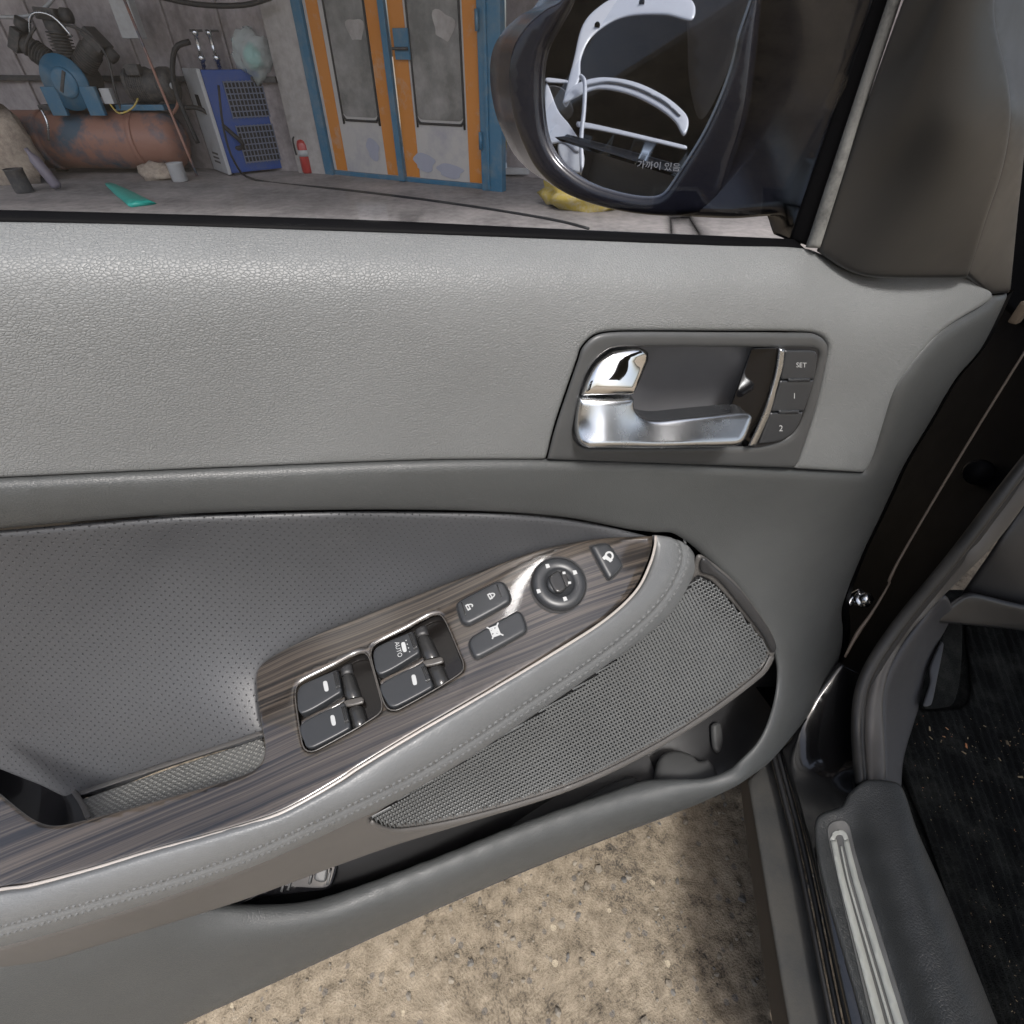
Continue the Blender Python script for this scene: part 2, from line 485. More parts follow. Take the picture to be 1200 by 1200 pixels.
def mat_perforated():
    m, nt, b = new_mat('perforated_leather')
    vec = coords(nt)
    uv = coords(nt, (1 / 0.0066, 1 / 0.0045, 1), uv=True)
    sx = nt.nodes.new('ShaderNodeSeparateXYZ'); nt.links.new(uv, sx.inputs[0])
    row = mathn(nt, 'FLOOR', sx.outputs[1])
    sh = mathn(nt, 'MULTIPLY', mathn(nt, 'MODULO', mathn(nt, 'ABSOLUTE', row), 2.0), 0.5)
    fx = mathn(nt, 'SUBTRACT', mathn(nt, 'FRACT', mathn(nt, 'ADD', sx.outputs[0], sh)), 0.5)
    fy = mathn(nt, 'SUBTRACT', mathn(nt, 'FRACT', sx.outputs[1]), 0.5)
    dd = mathn(nt, 'SQRT', mathn(nt, 'ADD', mathn(nt, 'MULTIPLY', mathn(nt, 'MULTIPLY', fx, fx), 2.15), mathn(nt, 'MULTIPLY', fy, fy)))
    hole = ramp(nt, dd, [(0.07, (0, 0, 0)), (0.17, (1, 1, 1))])
    g = noise(nt, vec, 900, 2)
    h = mathn(nt, 'MULTIPLY_ADD', g, 0.25, hole)
    bump(nt, b, h, 0.9, 0.0009)
    big = noise(nt, vec, 7, 4)
    c = ramp(nt, big, [(0.3, (0.054, 0.056, 0.061)), (0.7, (0.064, 0.066, 0.070))])
    mx = nt.nodes.new('ShaderNodeMix'); mx.data_type = 'RGBA'; nt.links.new(hole, mx.inputs[0])
    mx.inputs[6].default_value = (0.03, 0.03, 0.032, 1); nt.links.new(c, mx.inputs[7]); nt.links.new(mx.outputs[2], b.inputs['Base Color'])
    b.inputs['Roughness'].default_value = 0.45
    return m
M['perf'] = mat_perforated()

def mat_wood():
    m, nt, b = new_mat('zebrano_veneer')
    tc = nt.nodes.new('ShaderNodeTexCoord')
    wv = N(nt, 'ShaderNodeTexNoise'); wv.inputs['Scale'].default_value = 9; wv.inputs['Detail'].default_value = 2
    nt.links.new(tc.outputs['UV'], wv.inputs['Vector'])
    mp = nt.nodes.new('ShaderNodeMapping'); mp.inputs['Scale'].default_value = (1.3, 230, 1)
    ad = nt.nodes.new('ShaderNodeVectorMath'); ad.operation = 'MULTIPLY_ADD'; ad.inputs[1].default_value = (0, 0.005, 0)
    nt.links.new(wv.outputs['Color'], ad.inputs[0]); nt.links.new(tc.outputs['UV'], ad.inputs[2])
    nt.links.new(ad.outputs[0], mp.inputs[0])
    n1 = noise(nt, mp.outputs[0], 1.0, 3, 0.6)
    mp2 = nt.nodes.new('ShaderNodeMapping'); mp2.inputs['Scale'].default_value = (5, 800, 1); nt.links.new(ad.outputs[0], mp2.inputs[0])
    n2 = noise(nt, mp2.outputs[0], 1.0, 3, 0.6)
    f = mathn(nt, 'MULTIPLY_ADD', n2, 0.35, mathn(nt, 'MULTIPLY', n1, 0.75))
    c = ramp(nt, f, [(0.43, (0.004, 0.0032, 0.0026)), (0.50, (0.013, 0.0096, 0.0072)), (0.545, (0.032, 0.025, 0.019)), (0.66, (0.072, 0.057, 0.044))])
    nt.links.new(c, b.inputs['Base Color'])
    b.inputs['Roughness'].default_value = 0.42; b.inputs['Coat Weight'].default_value = 1.0; b.inputs['Coat Roughness'].default_value = 0.08; b.inputs['Coat IOR'].default_value = 1.75
    bump(nt, b, f, 0.12, 0.0002)
    return m
M['wood'] = mat_wood()

def mat_glass():
    m, nt, b = new_mat('window_glass')
    nt.nodes.remove(b)
    out = nt.nodes['Material Output']
    tr = nt.nodes.new('ShaderNodeBsdfTransparent'); tr.inputs[0].default_value = (0.90, 0.92, 0.95, 1)
    gl = nt.nodes.new('ShaderNodeBsdfGlossy'); gl.inputs['Roughness'].default_value = 0.02
    geo = nt.nodes.new('ShaderNodeNewGeometry'); dt = nt.nodes.new('ShaderNodeVectorMath'); dt.operation = 'DOT_PRODUCT'
    nt.links.new(geo.outputs['Normal'], dt.inputs[0]); nt.links.new(geo.outputs['Incoming'], dt.inputs[1])
    sch = mathn(nt, 'MULTIPLY_ADD', mathn(nt, 'POWER', mathn(nt, 'SUBTRACT', 1.0, mathn(nt, 'ABSOLUTE', dt.outputs['Value'])), 5.0), 0.95, 0.035)
    mx = nt.nodes.new('ShaderNodeMixShader')
    nt.links.new(sch, mx.inputs[0])
    nt.links.new(tr.outputs[0], mx.inputs[1]); nt.links.new(gl.outputs[0], mx.inputs[2])
    nt.links.new(mx.outputs[0], out.inputs[0])
    return m
M['glass'] = mat_glass()

def mat_mirror():
    m, nt, b = new_mat('mirror_glass'); b.inputs['Metallic'].default_value = 1.0
    f = noise(nt, coords(nt), 5, 2)
    c = ramp(nt, f, [(0.3, (0.72, 0.74, 0.78)), (0.7, (0.76, 0.78, 0.82))]); nt.links.new(c, b.inputs['Base Color'])
    b.inputs['Roughness'].default_value = 0.01
    return m
M['mirror'] = mat_mirror()
# ------------------------------------------------------------------ the ground
def mat_ground():
    m, nt, b = new_mat('worn_concrete_ground')
    vec = coords(nt)
    n1 = noise(nt, vec, 6, 6, 0.65); n2 = noise(nt, vec, 42, 5, 0.72); n3 = noise(nt, vec, 330, 2, 0.6)
    f = mathn(nt, 'ADD', mathn(nt, 'MULTIPLY', n1, 0.38), mathn(nt, 'ADD', mathn(nt, 'MULTIPLY', n2, 0.46), mathn(nt, 'MULTIPLY', n3, 0.25)))
    c = ramp(nt, f, [(0.41, (0.040, 0.037, 0.034)), (0.465, (0.115, 0.096, 0.073)), (0.52, (0.200, 0.166, 0.122)), (0.62, (0.285, 0.240, 0.180)), (0.75, (0.35, 0.31, 0.25))])
    vo = N(nt, 'ShaderNodeTexVoronoi'); vo.inputs['Scale'].default_value = 75; nt.links.new(vec, vo.inputs['Vector'])
    sp1 = nt.nodes.new('ShaderNodeSeparateColor'); nt.links.new(vo.outputs['Color'], sp1.inputs[0])
    near = mathn(nt, 'LESS_THAN', vo.outputs['Distance'], 0.36)
    isdark = mathn(nt, 'MULTIPLY', mathn(nt, 'GREATER_THAN', sp1.outputs[0], 0.90), near)
    islight = mathn(nt, 'MULTIPLY', mathn(nt, 'LESS_THAN', sp1.outputs[0], 0.02), near)
    m1 = nt.nodes.new('ShaderNodeMix'); m1.data_type = 'RGBA'; nt.links.new(mathn(nt, 'MULTIPLY', isdark, 0.55), m1.inputs[0])
    nt.links.new(c, m1.inputs[6]); m1.inputs[7].default_value = (0.10, 0.10, 0.105, 1)
    m2 = nt.nodes.new('ShaderNodeMix'); m2.data_type = 'RGBA'; nt.links.new(mathn(nt, 'MULTIPLY', islight, 0.7), m2.inputs[0])
    nt.links.new(m1.outputs[2], m2.inputs[6]); m2.inputs[7].default_value = (0.45, 0.39, 0.29, 1)
    nt.links.new(m2.outputs[2], b.inputs['Base Color']); b.inputs['Roughness'].default_value = 0.92
    b.inputs['Specular IOR Level'].default_value = 0.25
    bump(nt, b, mathn(nt, 'ADD', n3, mathn(nt, 'MULTIPLY', n2, 1.5)), 0.6, 0.003)
    return m
M['ground'] = mat_ground()
from mathutils import noise as mnoise
def ground_h(x, y):
    p = Vector((x, y, 0))
    h = mnoise.fractal(p * 18, 0.9, 2.1, 4) * 0.0045 + mnoise.fractal(p * 70, 0.8, 2.2, 3) * 0.0045 - 0.006 * max(0, mnoise.noise(p * 30 + Vector((9, 3, 0))) - 0.35)
    return h
def build_ground():
    x0, x1, y0, y1, st = -0.75, 0.75, -0.35, 0.95, 0.007
    nx = int((x1 - x0) / st) + 1; ny = int((y1 - y0) / st) + 1
    V = []; F = []
    for j in range(ny):
        for i in range(nx):
            x = x0 + i * st; y = y0 + j * st
            k = min(1, min(i, j, nx - 1 - i, ny - 1 - j) / 10)
            V.append((x, y, ground_h(x, y) * k))
    for j in range(ny - 1):
        for i in range(nx - 1):
            a = j * nx + i; F.append((a, a + 1, a + nx + 1, a + nx))
    X1, Y1 = x0 + (nx - 1) * st, y0 + (ny - 1) * st
    b = len(V); B = 400.0
    V += [(-B, -B, 0), (B, -B, 0), (B, B, 0), (-B, B, 0)]
    c = [0, nx - 1, nx * ny - 1, nx * (ny - 1)]
    edge = [list(range(0, nx)), [nx - 1 + k * nx for k in range(ny)], [nx * ny - 1 - k for k in range(nx)], [nx * (ny - 1) - k * nx for k in range(ny)]]
    for k in range(4):
        F.append(tuple([b + k, b + (k + 1) % 4] + edge[k][::-1]))
    o = mesh_obj('ground', V, F, M['ground'], None, True); kind(o, 'structure')
    return o
build_ground()
def build_grit():
    V = []; F = []
    base = bmesh.new(); bmesh.ops.create_icosphere(base, subdivisions=1, radius=1.0)
    bv = np.array([tuple(v.co) for v in base.verts]); bf = [tuple(v.index for v in f.verts) for f in base.faces]; base.free()
    for k in range(2600):
        x = random.uniform(-0.7, 0.7); y = random.uniform(-0.3, 0.9)
        s = random.choice((0.0015, 0.002, 0.0025, 0.003, 0.004, 0.006)) * random.uniform(0.7, 1.2)
        q = bv * (1 + np.random.uniform(-0.3, 0.3, (len(bv), 1))) * np.array([s, s * random.uniform(0.6, 1), s * 0.55])
        a = random.uniform(0, 6.28); ca, sa = math.cos(a), math.sin(a)
        q = np.c_[q[:, 0] * ca - q[:, 1] * sa, q[:, 0] * sa + q[:, 1] * ca, q[:, 2]]
        b = len(V); V += list(q + np.array([x, y, ground_h(x, y) + s * 0.1])); F += [tuple(i + b for i in f) for f in bf]
    m, nt, bb = new_mat('aggregate_stone')
    geo = nt.nodes.new('ShaderNodeNewGeometry')
    c = ramp(nt, geo.outputs['Random Per Island'], [(0.0, (0.10, 0.10, 0.10)), (0.3, (0.20, 0.18, 0.15)), (0.65, (0.19, 0.165, 0.13)), (1.0, (0.25, 0.22, 0.175))])
    nt.links.new(c, bb.inputs['Base Color']); bb.inputs['Roughness'].default_value = 0.85
    o = mesh_obj('gravel_grit', V, F, m, None, False); kind(o, 'stuff')
    o['label'] = 'small stones set in the worn sandy ground'; o['category'] = 'gravel'
build_grit()

# ------------------------------------------------------------------ the workshop beyond the window
def mat_wall(name, c1, c2, c3, sc=1.3, stretch=(1, 1, 0.25)):
    m, nt, b = new_mat(name); vec = coords(nt, stretch)
    f = noise(nt, vec, sc, 8, 0.65); g = noise(nt, coords(nt), 14, 6, 0.6)
    h = mathn(nt, 'MULTIPLY_ADD', g, 0.3, mathn(nt, 'MULTIPLY', f, 0.75))
    c = ramp(nt, h, [(0.36, c1), (0.52, c2), (0.66, c3)]); nt.links.new(c, b.inputs['Base Color'])
    b.inputs['Roughness'].default_value = 0.85; bump(nt, b, g, 0.4, 0.01)
    return m
M['wall'] = mat_wall('stained_wall', (0.17, 0.15, 0.15), (0.31, 0.28, 0.28), (0.45, 0.41, 0.41))
M['pier'] = mat_wall('pale_render', (0.24, 0.225, 0.21), (0.36, 0.34, 0.325), (0.44, 0.42, 0.40))
M['wfloor'] = mat_wall('workshop_concrete', (0.12, 0.11, 0.11), (0.24, 0.225, 0.22), (0.36, 0.33, 0.32), 0.9, (1, 1, 1))
M['shade_roof'] = mat_wall('roof_sheet', (0.05, 0.05, 0.05), (0.08, 0.08, 0.08), (0.11, 0.105, 0.10))
M['bluepaint'] = paint('blue_frame_paint', (0.035, 0.135, 0.23), 0.45, 0.2, dust=(0.14, 0.19, 0.22), dlo=0.45, dhi=0.8)
M['orange'] = paint('orange_paint', (0.52, 0.19, 0.025), 0.5, 0.2, dust=(0.42, 0.30, 0.22), dlo=0.55, dhi=0.75, scale=5)
M['leafwhite'] = paint('dirty_white_door_paint', (0.44, 0.42, 0.40), 0.5, 0.1, dust=(0.30, 0.30, 0.33), dlo=0.45, dhi=0.75, scale=4)
M['dimglass'] = paint('dusty_window_film', (0.12, 0.12, 0.115), 0.35, 0.4, dust=(0.30, 0.29, 0.28), dlo=0.4, dhi=0.75, scale=3)
M['dryerblue'] = paint('blue_enamel', (0.02, 0.065, 0.26), 0.4, 0.3, dust=(0.06, 0.09, 0.19), dlo=0.5, dhi=0.8)
M['ventbar'] = paint('dusty_vent_wire', (0.14, 0.16, 0.22), 0.5, 0.1)
M['palegrey'] = paint('pale_grey_enamel', (0.42, 0.43, 0.44), 0.4, 0.2, dust=(0.30, 0.29, 0.28), dlo=0.5, dhi=0.8)
M['tank'] = paint('faded_tank_paint', (0.30, 0.155, 0.115), 0.55, 0.1, dust=(0.06, 0.10, 0.14), dlo=0.48, dhi=0.62, scale=2.4)
M['iron'] = plastic('oily_cast_iron', (0.05, 0.05, 0.052), 0.6, 200, 0.4, 0.003, dust=(0.12, 0.11, 0.10), dlo=0.5, dhi=0.75)
M['hose'] = plastic('black_hose_rubber', (0.02, 0.02, 0.021), 0.6, 300, 0.2, 0.001)
M['red'] = paint('red_enamel', (0.38, 0.035, 0.03), 0.35, 0.5)
M['teal'] = plastic('teal_plastic', (0.04, 0.36, 0.30), 0.4, 300, 0.1, 0.001)
M['yellow'] = plastic('yellow_woven_sack', (0.48, 0.36, 0.07), 0.7, 160, 0.5, 0.004, dust=(0.50, 0.44, 0.30), dlo=0.5, dhi=0.75)
M['lilac'] = plastic('lilac_plastic', (0.17, 0.155, 0.19), 0.5, 160, 0.2, 0.002)
M['patch'] = paint('bluish_touch_up', (0.33, 0.34, 0.40), 0.6, 0.0)
M['cream'] = plastic('cream_cloth', (0.42, 0.36, 0.29), 0.9, 90, 0.5, 0.006, dust=(0.27, 0.22, 0.19), dlo=0.45, dhi=0.7)

def gpt(u, v, z=0.0):
    r = ray(u, v); return C0 + r * ((z - CAM_H) / r[2])
wf = mesh_obj('workshop_floor', [(-14, 3.3, 0.004), (6, 3.3, 0.004), (6, 9.5, 0.004), (-14, 9.5, 0.004)], [(0, 1, 2, 3)], M['wfloor']); kind(wf, 'structure')

A = gpt(391, 204); B = gpt(594, 224)               # the booth front stands on this line
bd = (B - A); bl = np.linalg.norm(bd); bd /= bl
bn = np.array([bd[1], -bd[0], 0.0])                # towards the camera
if bn[1] > 0: bn = -bn
booth = Plane(A, bn)
brz = math.atan2(bd[1], bd[0])
def bs_(u, v):                                     # distance along the booth front
    return (booth.pt(u, v) - A).dot(bd)
def bz_(u, v): return booth.pt(u, v)[2]
def bbox(name, s0, s1, z0, z1, off, th, mat, parent, bev=0.004):
    c = A + bd * (s0 + s1) / 2 + bn * (off + th / 2) + np.array([0, 0, (z0 + z1) / 2])
    return box(name, c, (s1 - s0, th, z1 - z0), mat, parent, brz, bev)

ws = empty('workshop_building', (-2, 8.4, 0), 'stained grey workshop wall and unseen added roof behind the compressor', 'building')
# back wall left of the booth, with raised ribs
wl0 = A + np.array([-0.05, 0.10, 0]); wld = np.array([-0.985, 0.17, 0.0]); wrz = math.atan2(-wld[1], -wld[0])
def wbox(name, a0, a1, z0, z1, off, th, mat, bev=0.0):
    nrm = np.array([-0.17, -0.985, 0])
    c = wl0 + wld * (a0 + a1) / 2 + nrm * (off + th / 2) + np.array([0, 0, (z0 + z1) / 2])
    return box(name, c, (a1 - a0, th, z1 - z0), mat, ws, wrz, bev)
wbox('wall', 0.36, 12, 0, 3.6, -0.2, 0.2, M['wall'])
wbox('pier', 0.0, 0.36, 0, 3.6, -0.2, 0.32, M['pier'], 0.01)
x = 0.9
while x < 9:
    wbox('wall_rib', x, x + 0.035, 0.0, 3.4, 0.001, 0.03, M['wall'], 0.006); x += random.choice((0.42, 0.5, 0.62))
wbox('wall_rail', 0.40, 8.0, 0.82, 0.87, 0.034, 0.04, M['iron'], 0.006)
c = B + bd * 3.2 + np.array([0, 0, 1.8])
box('side_wall', tuple(c - bn * 0.9), (7.2, 0.2, 3.6), M['wall'], ws, brz)
box('shade_roof', (-3.5, 6.2, 4.25), (22, 7.4, 0.12), M['shade_roof'], ws)  # unseen; added over the workshop to keep its inside dim

sb = empty('spray_booth', tuple((A + B) / 2), 'white double doors with orange stripes in a blue steel frame', 'booth doors')
s_l, s_c0, s_c1, s_r0, s_r1 = bs_(395, 203), bs_(474, 218), bs_(480, 219), bs_(570, 224), bs_(593, 224)
ZT = 2.3
bbox('frame_post', bs_(386, 203), s_l, 0, ZT, 0.0, 0.07, M['bluepaint'], sb)
bbox('frame_post', s_c0, s_c1, 0.01, ZT - 0.01, 0.045, 0.045, M['bluepaint'], sb)
bbox('frame_post', s_r0, s_r1, 0, ZT, 0.0, 0.09, M['bluepaint'], sb)
bbox('frame_channel', s_r0 + 0.07, s_r0 + 0.10, 0.02, ZT - 0.05, 0.091, 0.02, M['bluepaint'], sb)
bbox('threshold', s_l + 0.002, s_r0 - 0.002, 0.004, 0.045, 0.01, 0.03, M['bluepaint'], sb)
bbox('frame_head', bs_(386, 203), s_r1, ZT + 0.002, ZT + 0.2, 0.0, 0.08, M['bluepaint'], sb)
def leaf(s0, s1, st1, st2, win, label):
    lf = bbox('door_leaf', s0, s1, 0.05, ZT - 0.01, 0.0, 0.035, M['leafwhite'], sb); lf['label'] = label
    for (a, b) in (st1, st2):
        bbox('orange_stripe', a, b, 0.055, ZT - 0.02, 0.036, 0.004, M['orange'], lf, 0.001)
    a, b, z0 = win
    n = 6; rr = 0.06; pts = [(a, ZT - 0.3), (a, z0 + rr)]
    pts += [(a + rr - rr * math.cos(k * math.pi / 2 / n), z0 + rr - rr * math.sin(k * math.pi / 2 / n)) for k in range(1, n + 1)]
    pts += [(b - rr + rr * math.sin(k * math.pi / 2 / n), z0 + rr - rr * math.cos(k * math.pi / 2 / n)) for k in range(0, n + 1)]
    pts += [(b, ZT - 0.3)]
    def outline(off, grow):
        cx = (a + b) / 2; out = []
        for (s, z) in pts: out.append(A + bd * (cx + (s - cx) * grow) + bn * off + np.array([0, 0, z - (0.03 if grow > 1 else 0)]))
        return out
    V = outline(0.042, 1.0); mesh_obj('window_pane', V, [tuple(range(len(V)))[::-1]], M['dimglass'], lf, False)
    tube('window_gasket', outline(0.044, 1.02), 0.011, M['hose'], lf, 6, 2)
leaf(s_l + 0.004, s_c0 - 0.003, (bs_(398, 200), bs_(410, 200)), (bs_(457, 204), bs_(470, 207)), (bs_(405, 134), bs_(446, 134), bz_(425, 137)), 'left door leaf with peeling orange stripe')
leaf(s_c1 + 0.003, s_r0 - 0.004, (s_c1 + 0.008, bs_(495, 212)), (bs_(553, 216), bs_(567, 218)), (bs_(492, 138), bs_(546, 138), bz_(520, 141)), 'right door leaf with blue latch plate')
lp = bbox('latch_plate', bs_(467, 55), bs_(484, 55), bz_(475, 70), bz_(475, 33), 0.041, 0.03, M['bluepaint'], sb, 0.004)
tube('latch_bolt', [booth.pt(466, 57) + bn * 0.09, booth.pt(484, 57) + bn * 0.09], 0.012, M['iron'], lp)
for z in (0.35, 1.2, 1.9):
    lathe('hinge', [(0.018, 0), (0.018, 0.14)], tuple(A + bd * (s_r0 + 0.012) + bn * 0.11 + np.array([0, 0, z])), (0, 0, 1), M['bluepaint'], sb, 10)

# air dryer cabinet
def proj_u(P):
    q = np.asarray(P) - C0; return 600 + FPX * q[0] / (q[1] * cp - q[2] * sp)
q1 = gpt(273, 207); dd_ = np.array([math.cos(R(40)), math.sin(R(40)), 0.0]); bk_ = np.array([-dd_[1], dd_[0], 0.0])
dlen = next(L for L in np.arange(.2, 2, .01) if proj_u(q1 + dd_ * L) > 349)
dep_ = next(L for L in np.arange(.1, 1, .01) if proj_u(q1 + bk_ * L) < 256)
q2 = q1 + dd_ * dlen
drz = math.atan2(dd_[1], dd_[0]); dnv = np.array([dd_[1], -dd_[0], 0]); dnv = dnv if dnv[1] < 0 else -dnv
dry = empty('air_dryer', tuple((q1 + q2) / 2), 'blue air dryer cabinet with pale grey front beside the compressor', 'air dryer')
DH = 0.90; dep = dep_
cc = q1 + dd_ * dlen / 2 - dnv * dep / 2
box('cabinet', tuple(cc + np.array([0, 0, DH / 2 + 0.03])), (dlen, dep, DH), M['dryerblue'], dry, drz, 0.008)
# pale front on its left end
fc = q1 - dd_ * 0.022 - dnv * dep / 2
fp = box('front_panel', tuple(fc + np.array([0, 0, DH / 2 + 0.03])), (0.04, dep + 0.01, DH + 0.02), M['palegrey'], dry, drz, 0.008)
box('display', tuple(fc - dd_ * 0.022 + np.array([0, 0, 0.66])), (0.006, 0.12, 0.13), M['gloss'], fp, drz)
for z in (0.12, 0.16, 0.20):
    box('front_slot', tuple(fc - dd_ * 0.022 + np.array([0, 0, z])), (0.006, 0.20, 0.018), M['iron'], fp, drz)
for (z0, z1) in ((0.09, 0.42), (0.50, 0.80)):
    g = box('vent_backing', tuple(q1 + dd_ * dlen * 0.55 + dnv * 0.002 + np.array([0, 0, (z0 + z1) / 2 + 0.03])), (dlen * 0.62, 0.006, z1 - z0), M['hose'], dry, drz)
    for k in range(13):
        s = dlen * 0.24 + dlen * 0.62 * k / 12
        box('vent_bar', tuple(q1 + dd_ * s + dnv * 0.010 + np.array([0, 0, (z0 + z1) / 2 + 0.03])), (0.010, 0.012, z1 - z0 + 0.02), M['ventbar'], g, drz)
    for k in range(7):
        z = z0 + (z1 - z0) * k / 6 + 0.03
        box('vent_bar', tuple(q1 + dd_ * dlen * 0.55 + dnv * 0.011 + np.array([0, 0, z])), (dlen * 0.62, 0.0125, 0.010), M['ventbar'], g, drz)
for s in (0.06, dlen - 0.06):
    for k in (0.05, dep - 0.05):
        box('foot', tuple(q1 + dd_ * s - dnv * k + np.array([0, 0, 0.018])), (0.06, 0.06, 0.032), M['iron'], dry, drz)
tp = q1 + dd_ * 0.10 - dnv * 0.2 + np.array([0, 0, DH + 0.03])
for k, dx in enumerate((0.0, 0.16)):
    v = lathe('air_valve', [(0.02, 0), (0.02, 0.06), (0.034, 0.07), (0.034, 0.11), (0.018, 0.12), (0.018, 0.26), (0.03, 0.27), (0.03, 0.31)], tuple(tp + dd_ * dx), (0.06 - 0.1 * k, 0, 1), M['satin'], dry, 10)
    box('valve_handle', tuple(tp + dd_ * (dx + 0.03) + np.array([0, 0, 0.30])), (0.12, 0.03, 0.02), M['iron'], v, drz)
# clear bag with a teal filling hung on the dryer
bg_ = empty('plastic_bag', tuple(q1 + dd_ * 0.50 + dnv * 0.0 + np.array([0, 0, DH + 0.02])), 'clear plastic bag with teal contents on top of the blue dryer', 'bag')
def blob(name, c, size, mat, parent, amp=0.18, freq=4.0, sub=3, seed=0):
    bm = bmesh.new(); bmesh.ops.create_icosphere(bm, subdivisions=sub, radius=1.0)
    for v in bm.verts:
        k = 1 + amp * mnoise.fractal(v.co * freq * 0.5 + Vector((seed, seed * 2, 0)), 0.9, 2.0, 3)
        v.co = Vector((v.co.x * size[0] * k, v.co.y * size[1] * k, v.co.z * size[2] * k)) + Vector(c)
    me = bpy.data.meshes.new(name); bm.to_mesh(me); bm.free()
    return link(me, name, mat, parent)
mbag, ntb, bb = new_mat('clear_bag_film'); bb.inputs['Base Color'].default_value = (0.75, 0.85, 0.83, 1)
bb.inputs['Roughness'].default_value = 0.15; bb.inputs['Alpha'].default_value = 0.35
bump(ntb, bb, noise(ntb, coords(ntb), 22, 4), 0.8, 0.02)
bc = q1 + dd_ * dlen * .72 + dnv * 0.05 + np.array([0, 0, DH + 0.15])
blob('bag_film', bc, (0.20, 0.15, 0.20), mbag, bg_, 0.35, 5, 3, 3)
blob('bag_contents', bc + np.array([0, -0.02, -0.02]), (0.08, 0.06, 0.10), M['teal'], bg_, 0.5, 6, 3, 5)
# extinguisher
ex = gpt(362, 203); fe = empty('fire_extinguisher', tuple(ex), 'small red fire extinguisher on the floor by the blue dryer', 'extinguisher')
lathe('cylinder', [(0.062, 0.0), (0.068, 0.015), (0.068, 0.27), (0.055, 0.31), (0.025, 0.33)], tuple(ex + np.array([0, 0, 0.005])), (0, 0, 1), M['red'], fe, 20)
lathe('label_band', [(0.0695, 0.17), (0.0695, 0.23)], tuple(ex), (0, 0, 1), M['white'], fe, 20)
lathe('valve', [(0.02, 0.335), (0.02, 0.38)], tuple(ex), (0, 0, 1), M['iron'], fe, 12)
box('lever', tuple(ex + np.array([0.03, 0, 0.40])), (0.12, 0.025, 0.015), M['iron'], fe, 0.2, 0.003)
tube('hose', [ex + np.array([-0.02, 0, 0.36]), ex + np.array([-0.09, -0.02, 0.33]), ex + np.array([-0.09, -0.02, 0.18])], 0.011, M['hose'], fe)

# compressor
cx0 = gpt(120, 208); CY = cx0[1] + 0.25
cpz = empty('air_compressor', (-4.6, CY, 0), 'large piston air compressor on a faded rusty tank', 'compressor')
TR = 0.27; TZ = 0.32
lathe('tank', [(0.02, 0), (0.13, 0.015), (0.21, 0.06), (0.255, 0.12), (TR, 0.2), (TR, 2.1), (0.25, 2.2), (0.15, 2.27), (0.02, 2.3)], (-3.72, CY, TZ), (-1, 0.03, 0), M['tank'], cpz, 40)
for x_ in (-4.1, -5.4):
    for y_ in (-0.16, 0.16):
        box('foot', (x_, CY + y_, 0.04), (0.12, 0.06, 0.08), M['iron'], cpz, 0, 0.006)
box('motor_mount', (-4.02, CY, 0.62), (0.52, 0.26, 0.05), M['bluepaint'], cpz, 0, 0.006)
box('pump_mount', (-4.75, CY, 0.62), (0.7, 0.3, 0.05), M['iron'], cpz, 0, 0.006)
mo = lathe('motor', [(0.07, 0), (0.125, 0.02), (0.135, 0.05), (0.135, 0.12), (0.145, 0.13), (0.145, 0.36), (0.13, 0.38), (0.06, 0.40)], (-3.72, CY - 0.02, 0.80), (-1, 0, 0), M['iron'], cpz, 28)
for k in range(9):
    lathe('cooling_fin', [(0.154, 0), (0.154, 0.008)], (-3.87 - k * 0.022, CY - 0.02, 0.80), (-1, 0, 0), M['iron'], mo, 24)
pl = lathe('pulley_guard', [(0.05, 0), (0.22, 0.01), (0.23, 0.03), (0.23, 0.06)], (-4.62, CY - 0.20, 0.83), (0, -1, 0), M['bluepaint'], cpz, 36)
lathe('guard_ring', [(0.13, 0.061), (0.13, 0.075), (0.10, 0.08), (0.04, 0.085)], (-4.62, CY - 0.20, 0.83), (0, -1, 0), M['bluepaint'], pl, 30)
box('guard_leg', (-4.82, CY - 0.24, 0.68), (0.16, 0.05, 0.24), M['bluepaint'], cpz, 0, 0.006)
box('guard_leg', (-4.42, CY - 0.24, 0.68), (0.16, 0.05, 0.24), M['bluepaint'], cpz, 0, 0.006)
lathe('crankcase', [(0.16, -0.2), (0.17, -0.18), (0.17, 0.12), (0.15, 0.15)], (-4.65, CY, 0.85), (0, -1, 0), M['iron'], cpz, 24)
for ang in (-52, 4, 52):
    d = Vector((math.sin(R(ang)), 0, math.cos(R(ang))))
    prof = [(0.07, 0.12)]
    for k in range(8):
        h = 0.18 + k * 0.025; prof += [(0.075, h), (0.105, h + 0.004), (0.105, h + 0.013), (0.075, h + 0.017)]
    prof += [(0.09, 0.39), (0.09, 0.46), (0.05, 0.47)]
    cy_ = lathe('cylinder', prof, (-4.65, CY - 0.02, 0.85), d, M['iron'], cpz, 20)
    p = Vector((-4.65, CY - 0.02, 0.85)) + d * 0.50
    box('cylinder_head', tuple(p), (0.20, 0.2, 0.09), M['iron'], cy_, 0, 0.012, Matrix.Rotation(R(ang), 4, 'Y'))
    f_ = Vector((d.z, 0, -d.x))
    lathe('air_filter', [(0.045, 0.0), (0.06, 0.02), (0.06, 0.09), (0.03, 0.10)], tuple(p + f_ * 0.10), f_, M['iron'], cy_, 14)
tube('delivery_pipe', [(-4.5, CY - 0.1, 1.28), (-4.3, CY - 0.12, 1.22), (-4.15, CY - 0.14, 1.05), (-4.2, CY - 0.15, 0.75), (-4.25, CY - 0.1, 0.55)], 0.013, M['iron'], cpz)
tube('delivery_pipe', [(-5.0, CY - 0.1, 1.05), (-4.85, CY - 0.2, 1.15), (-4.72, CY - 0.18, 1.25)], 0.013, M['iron'], cpz)
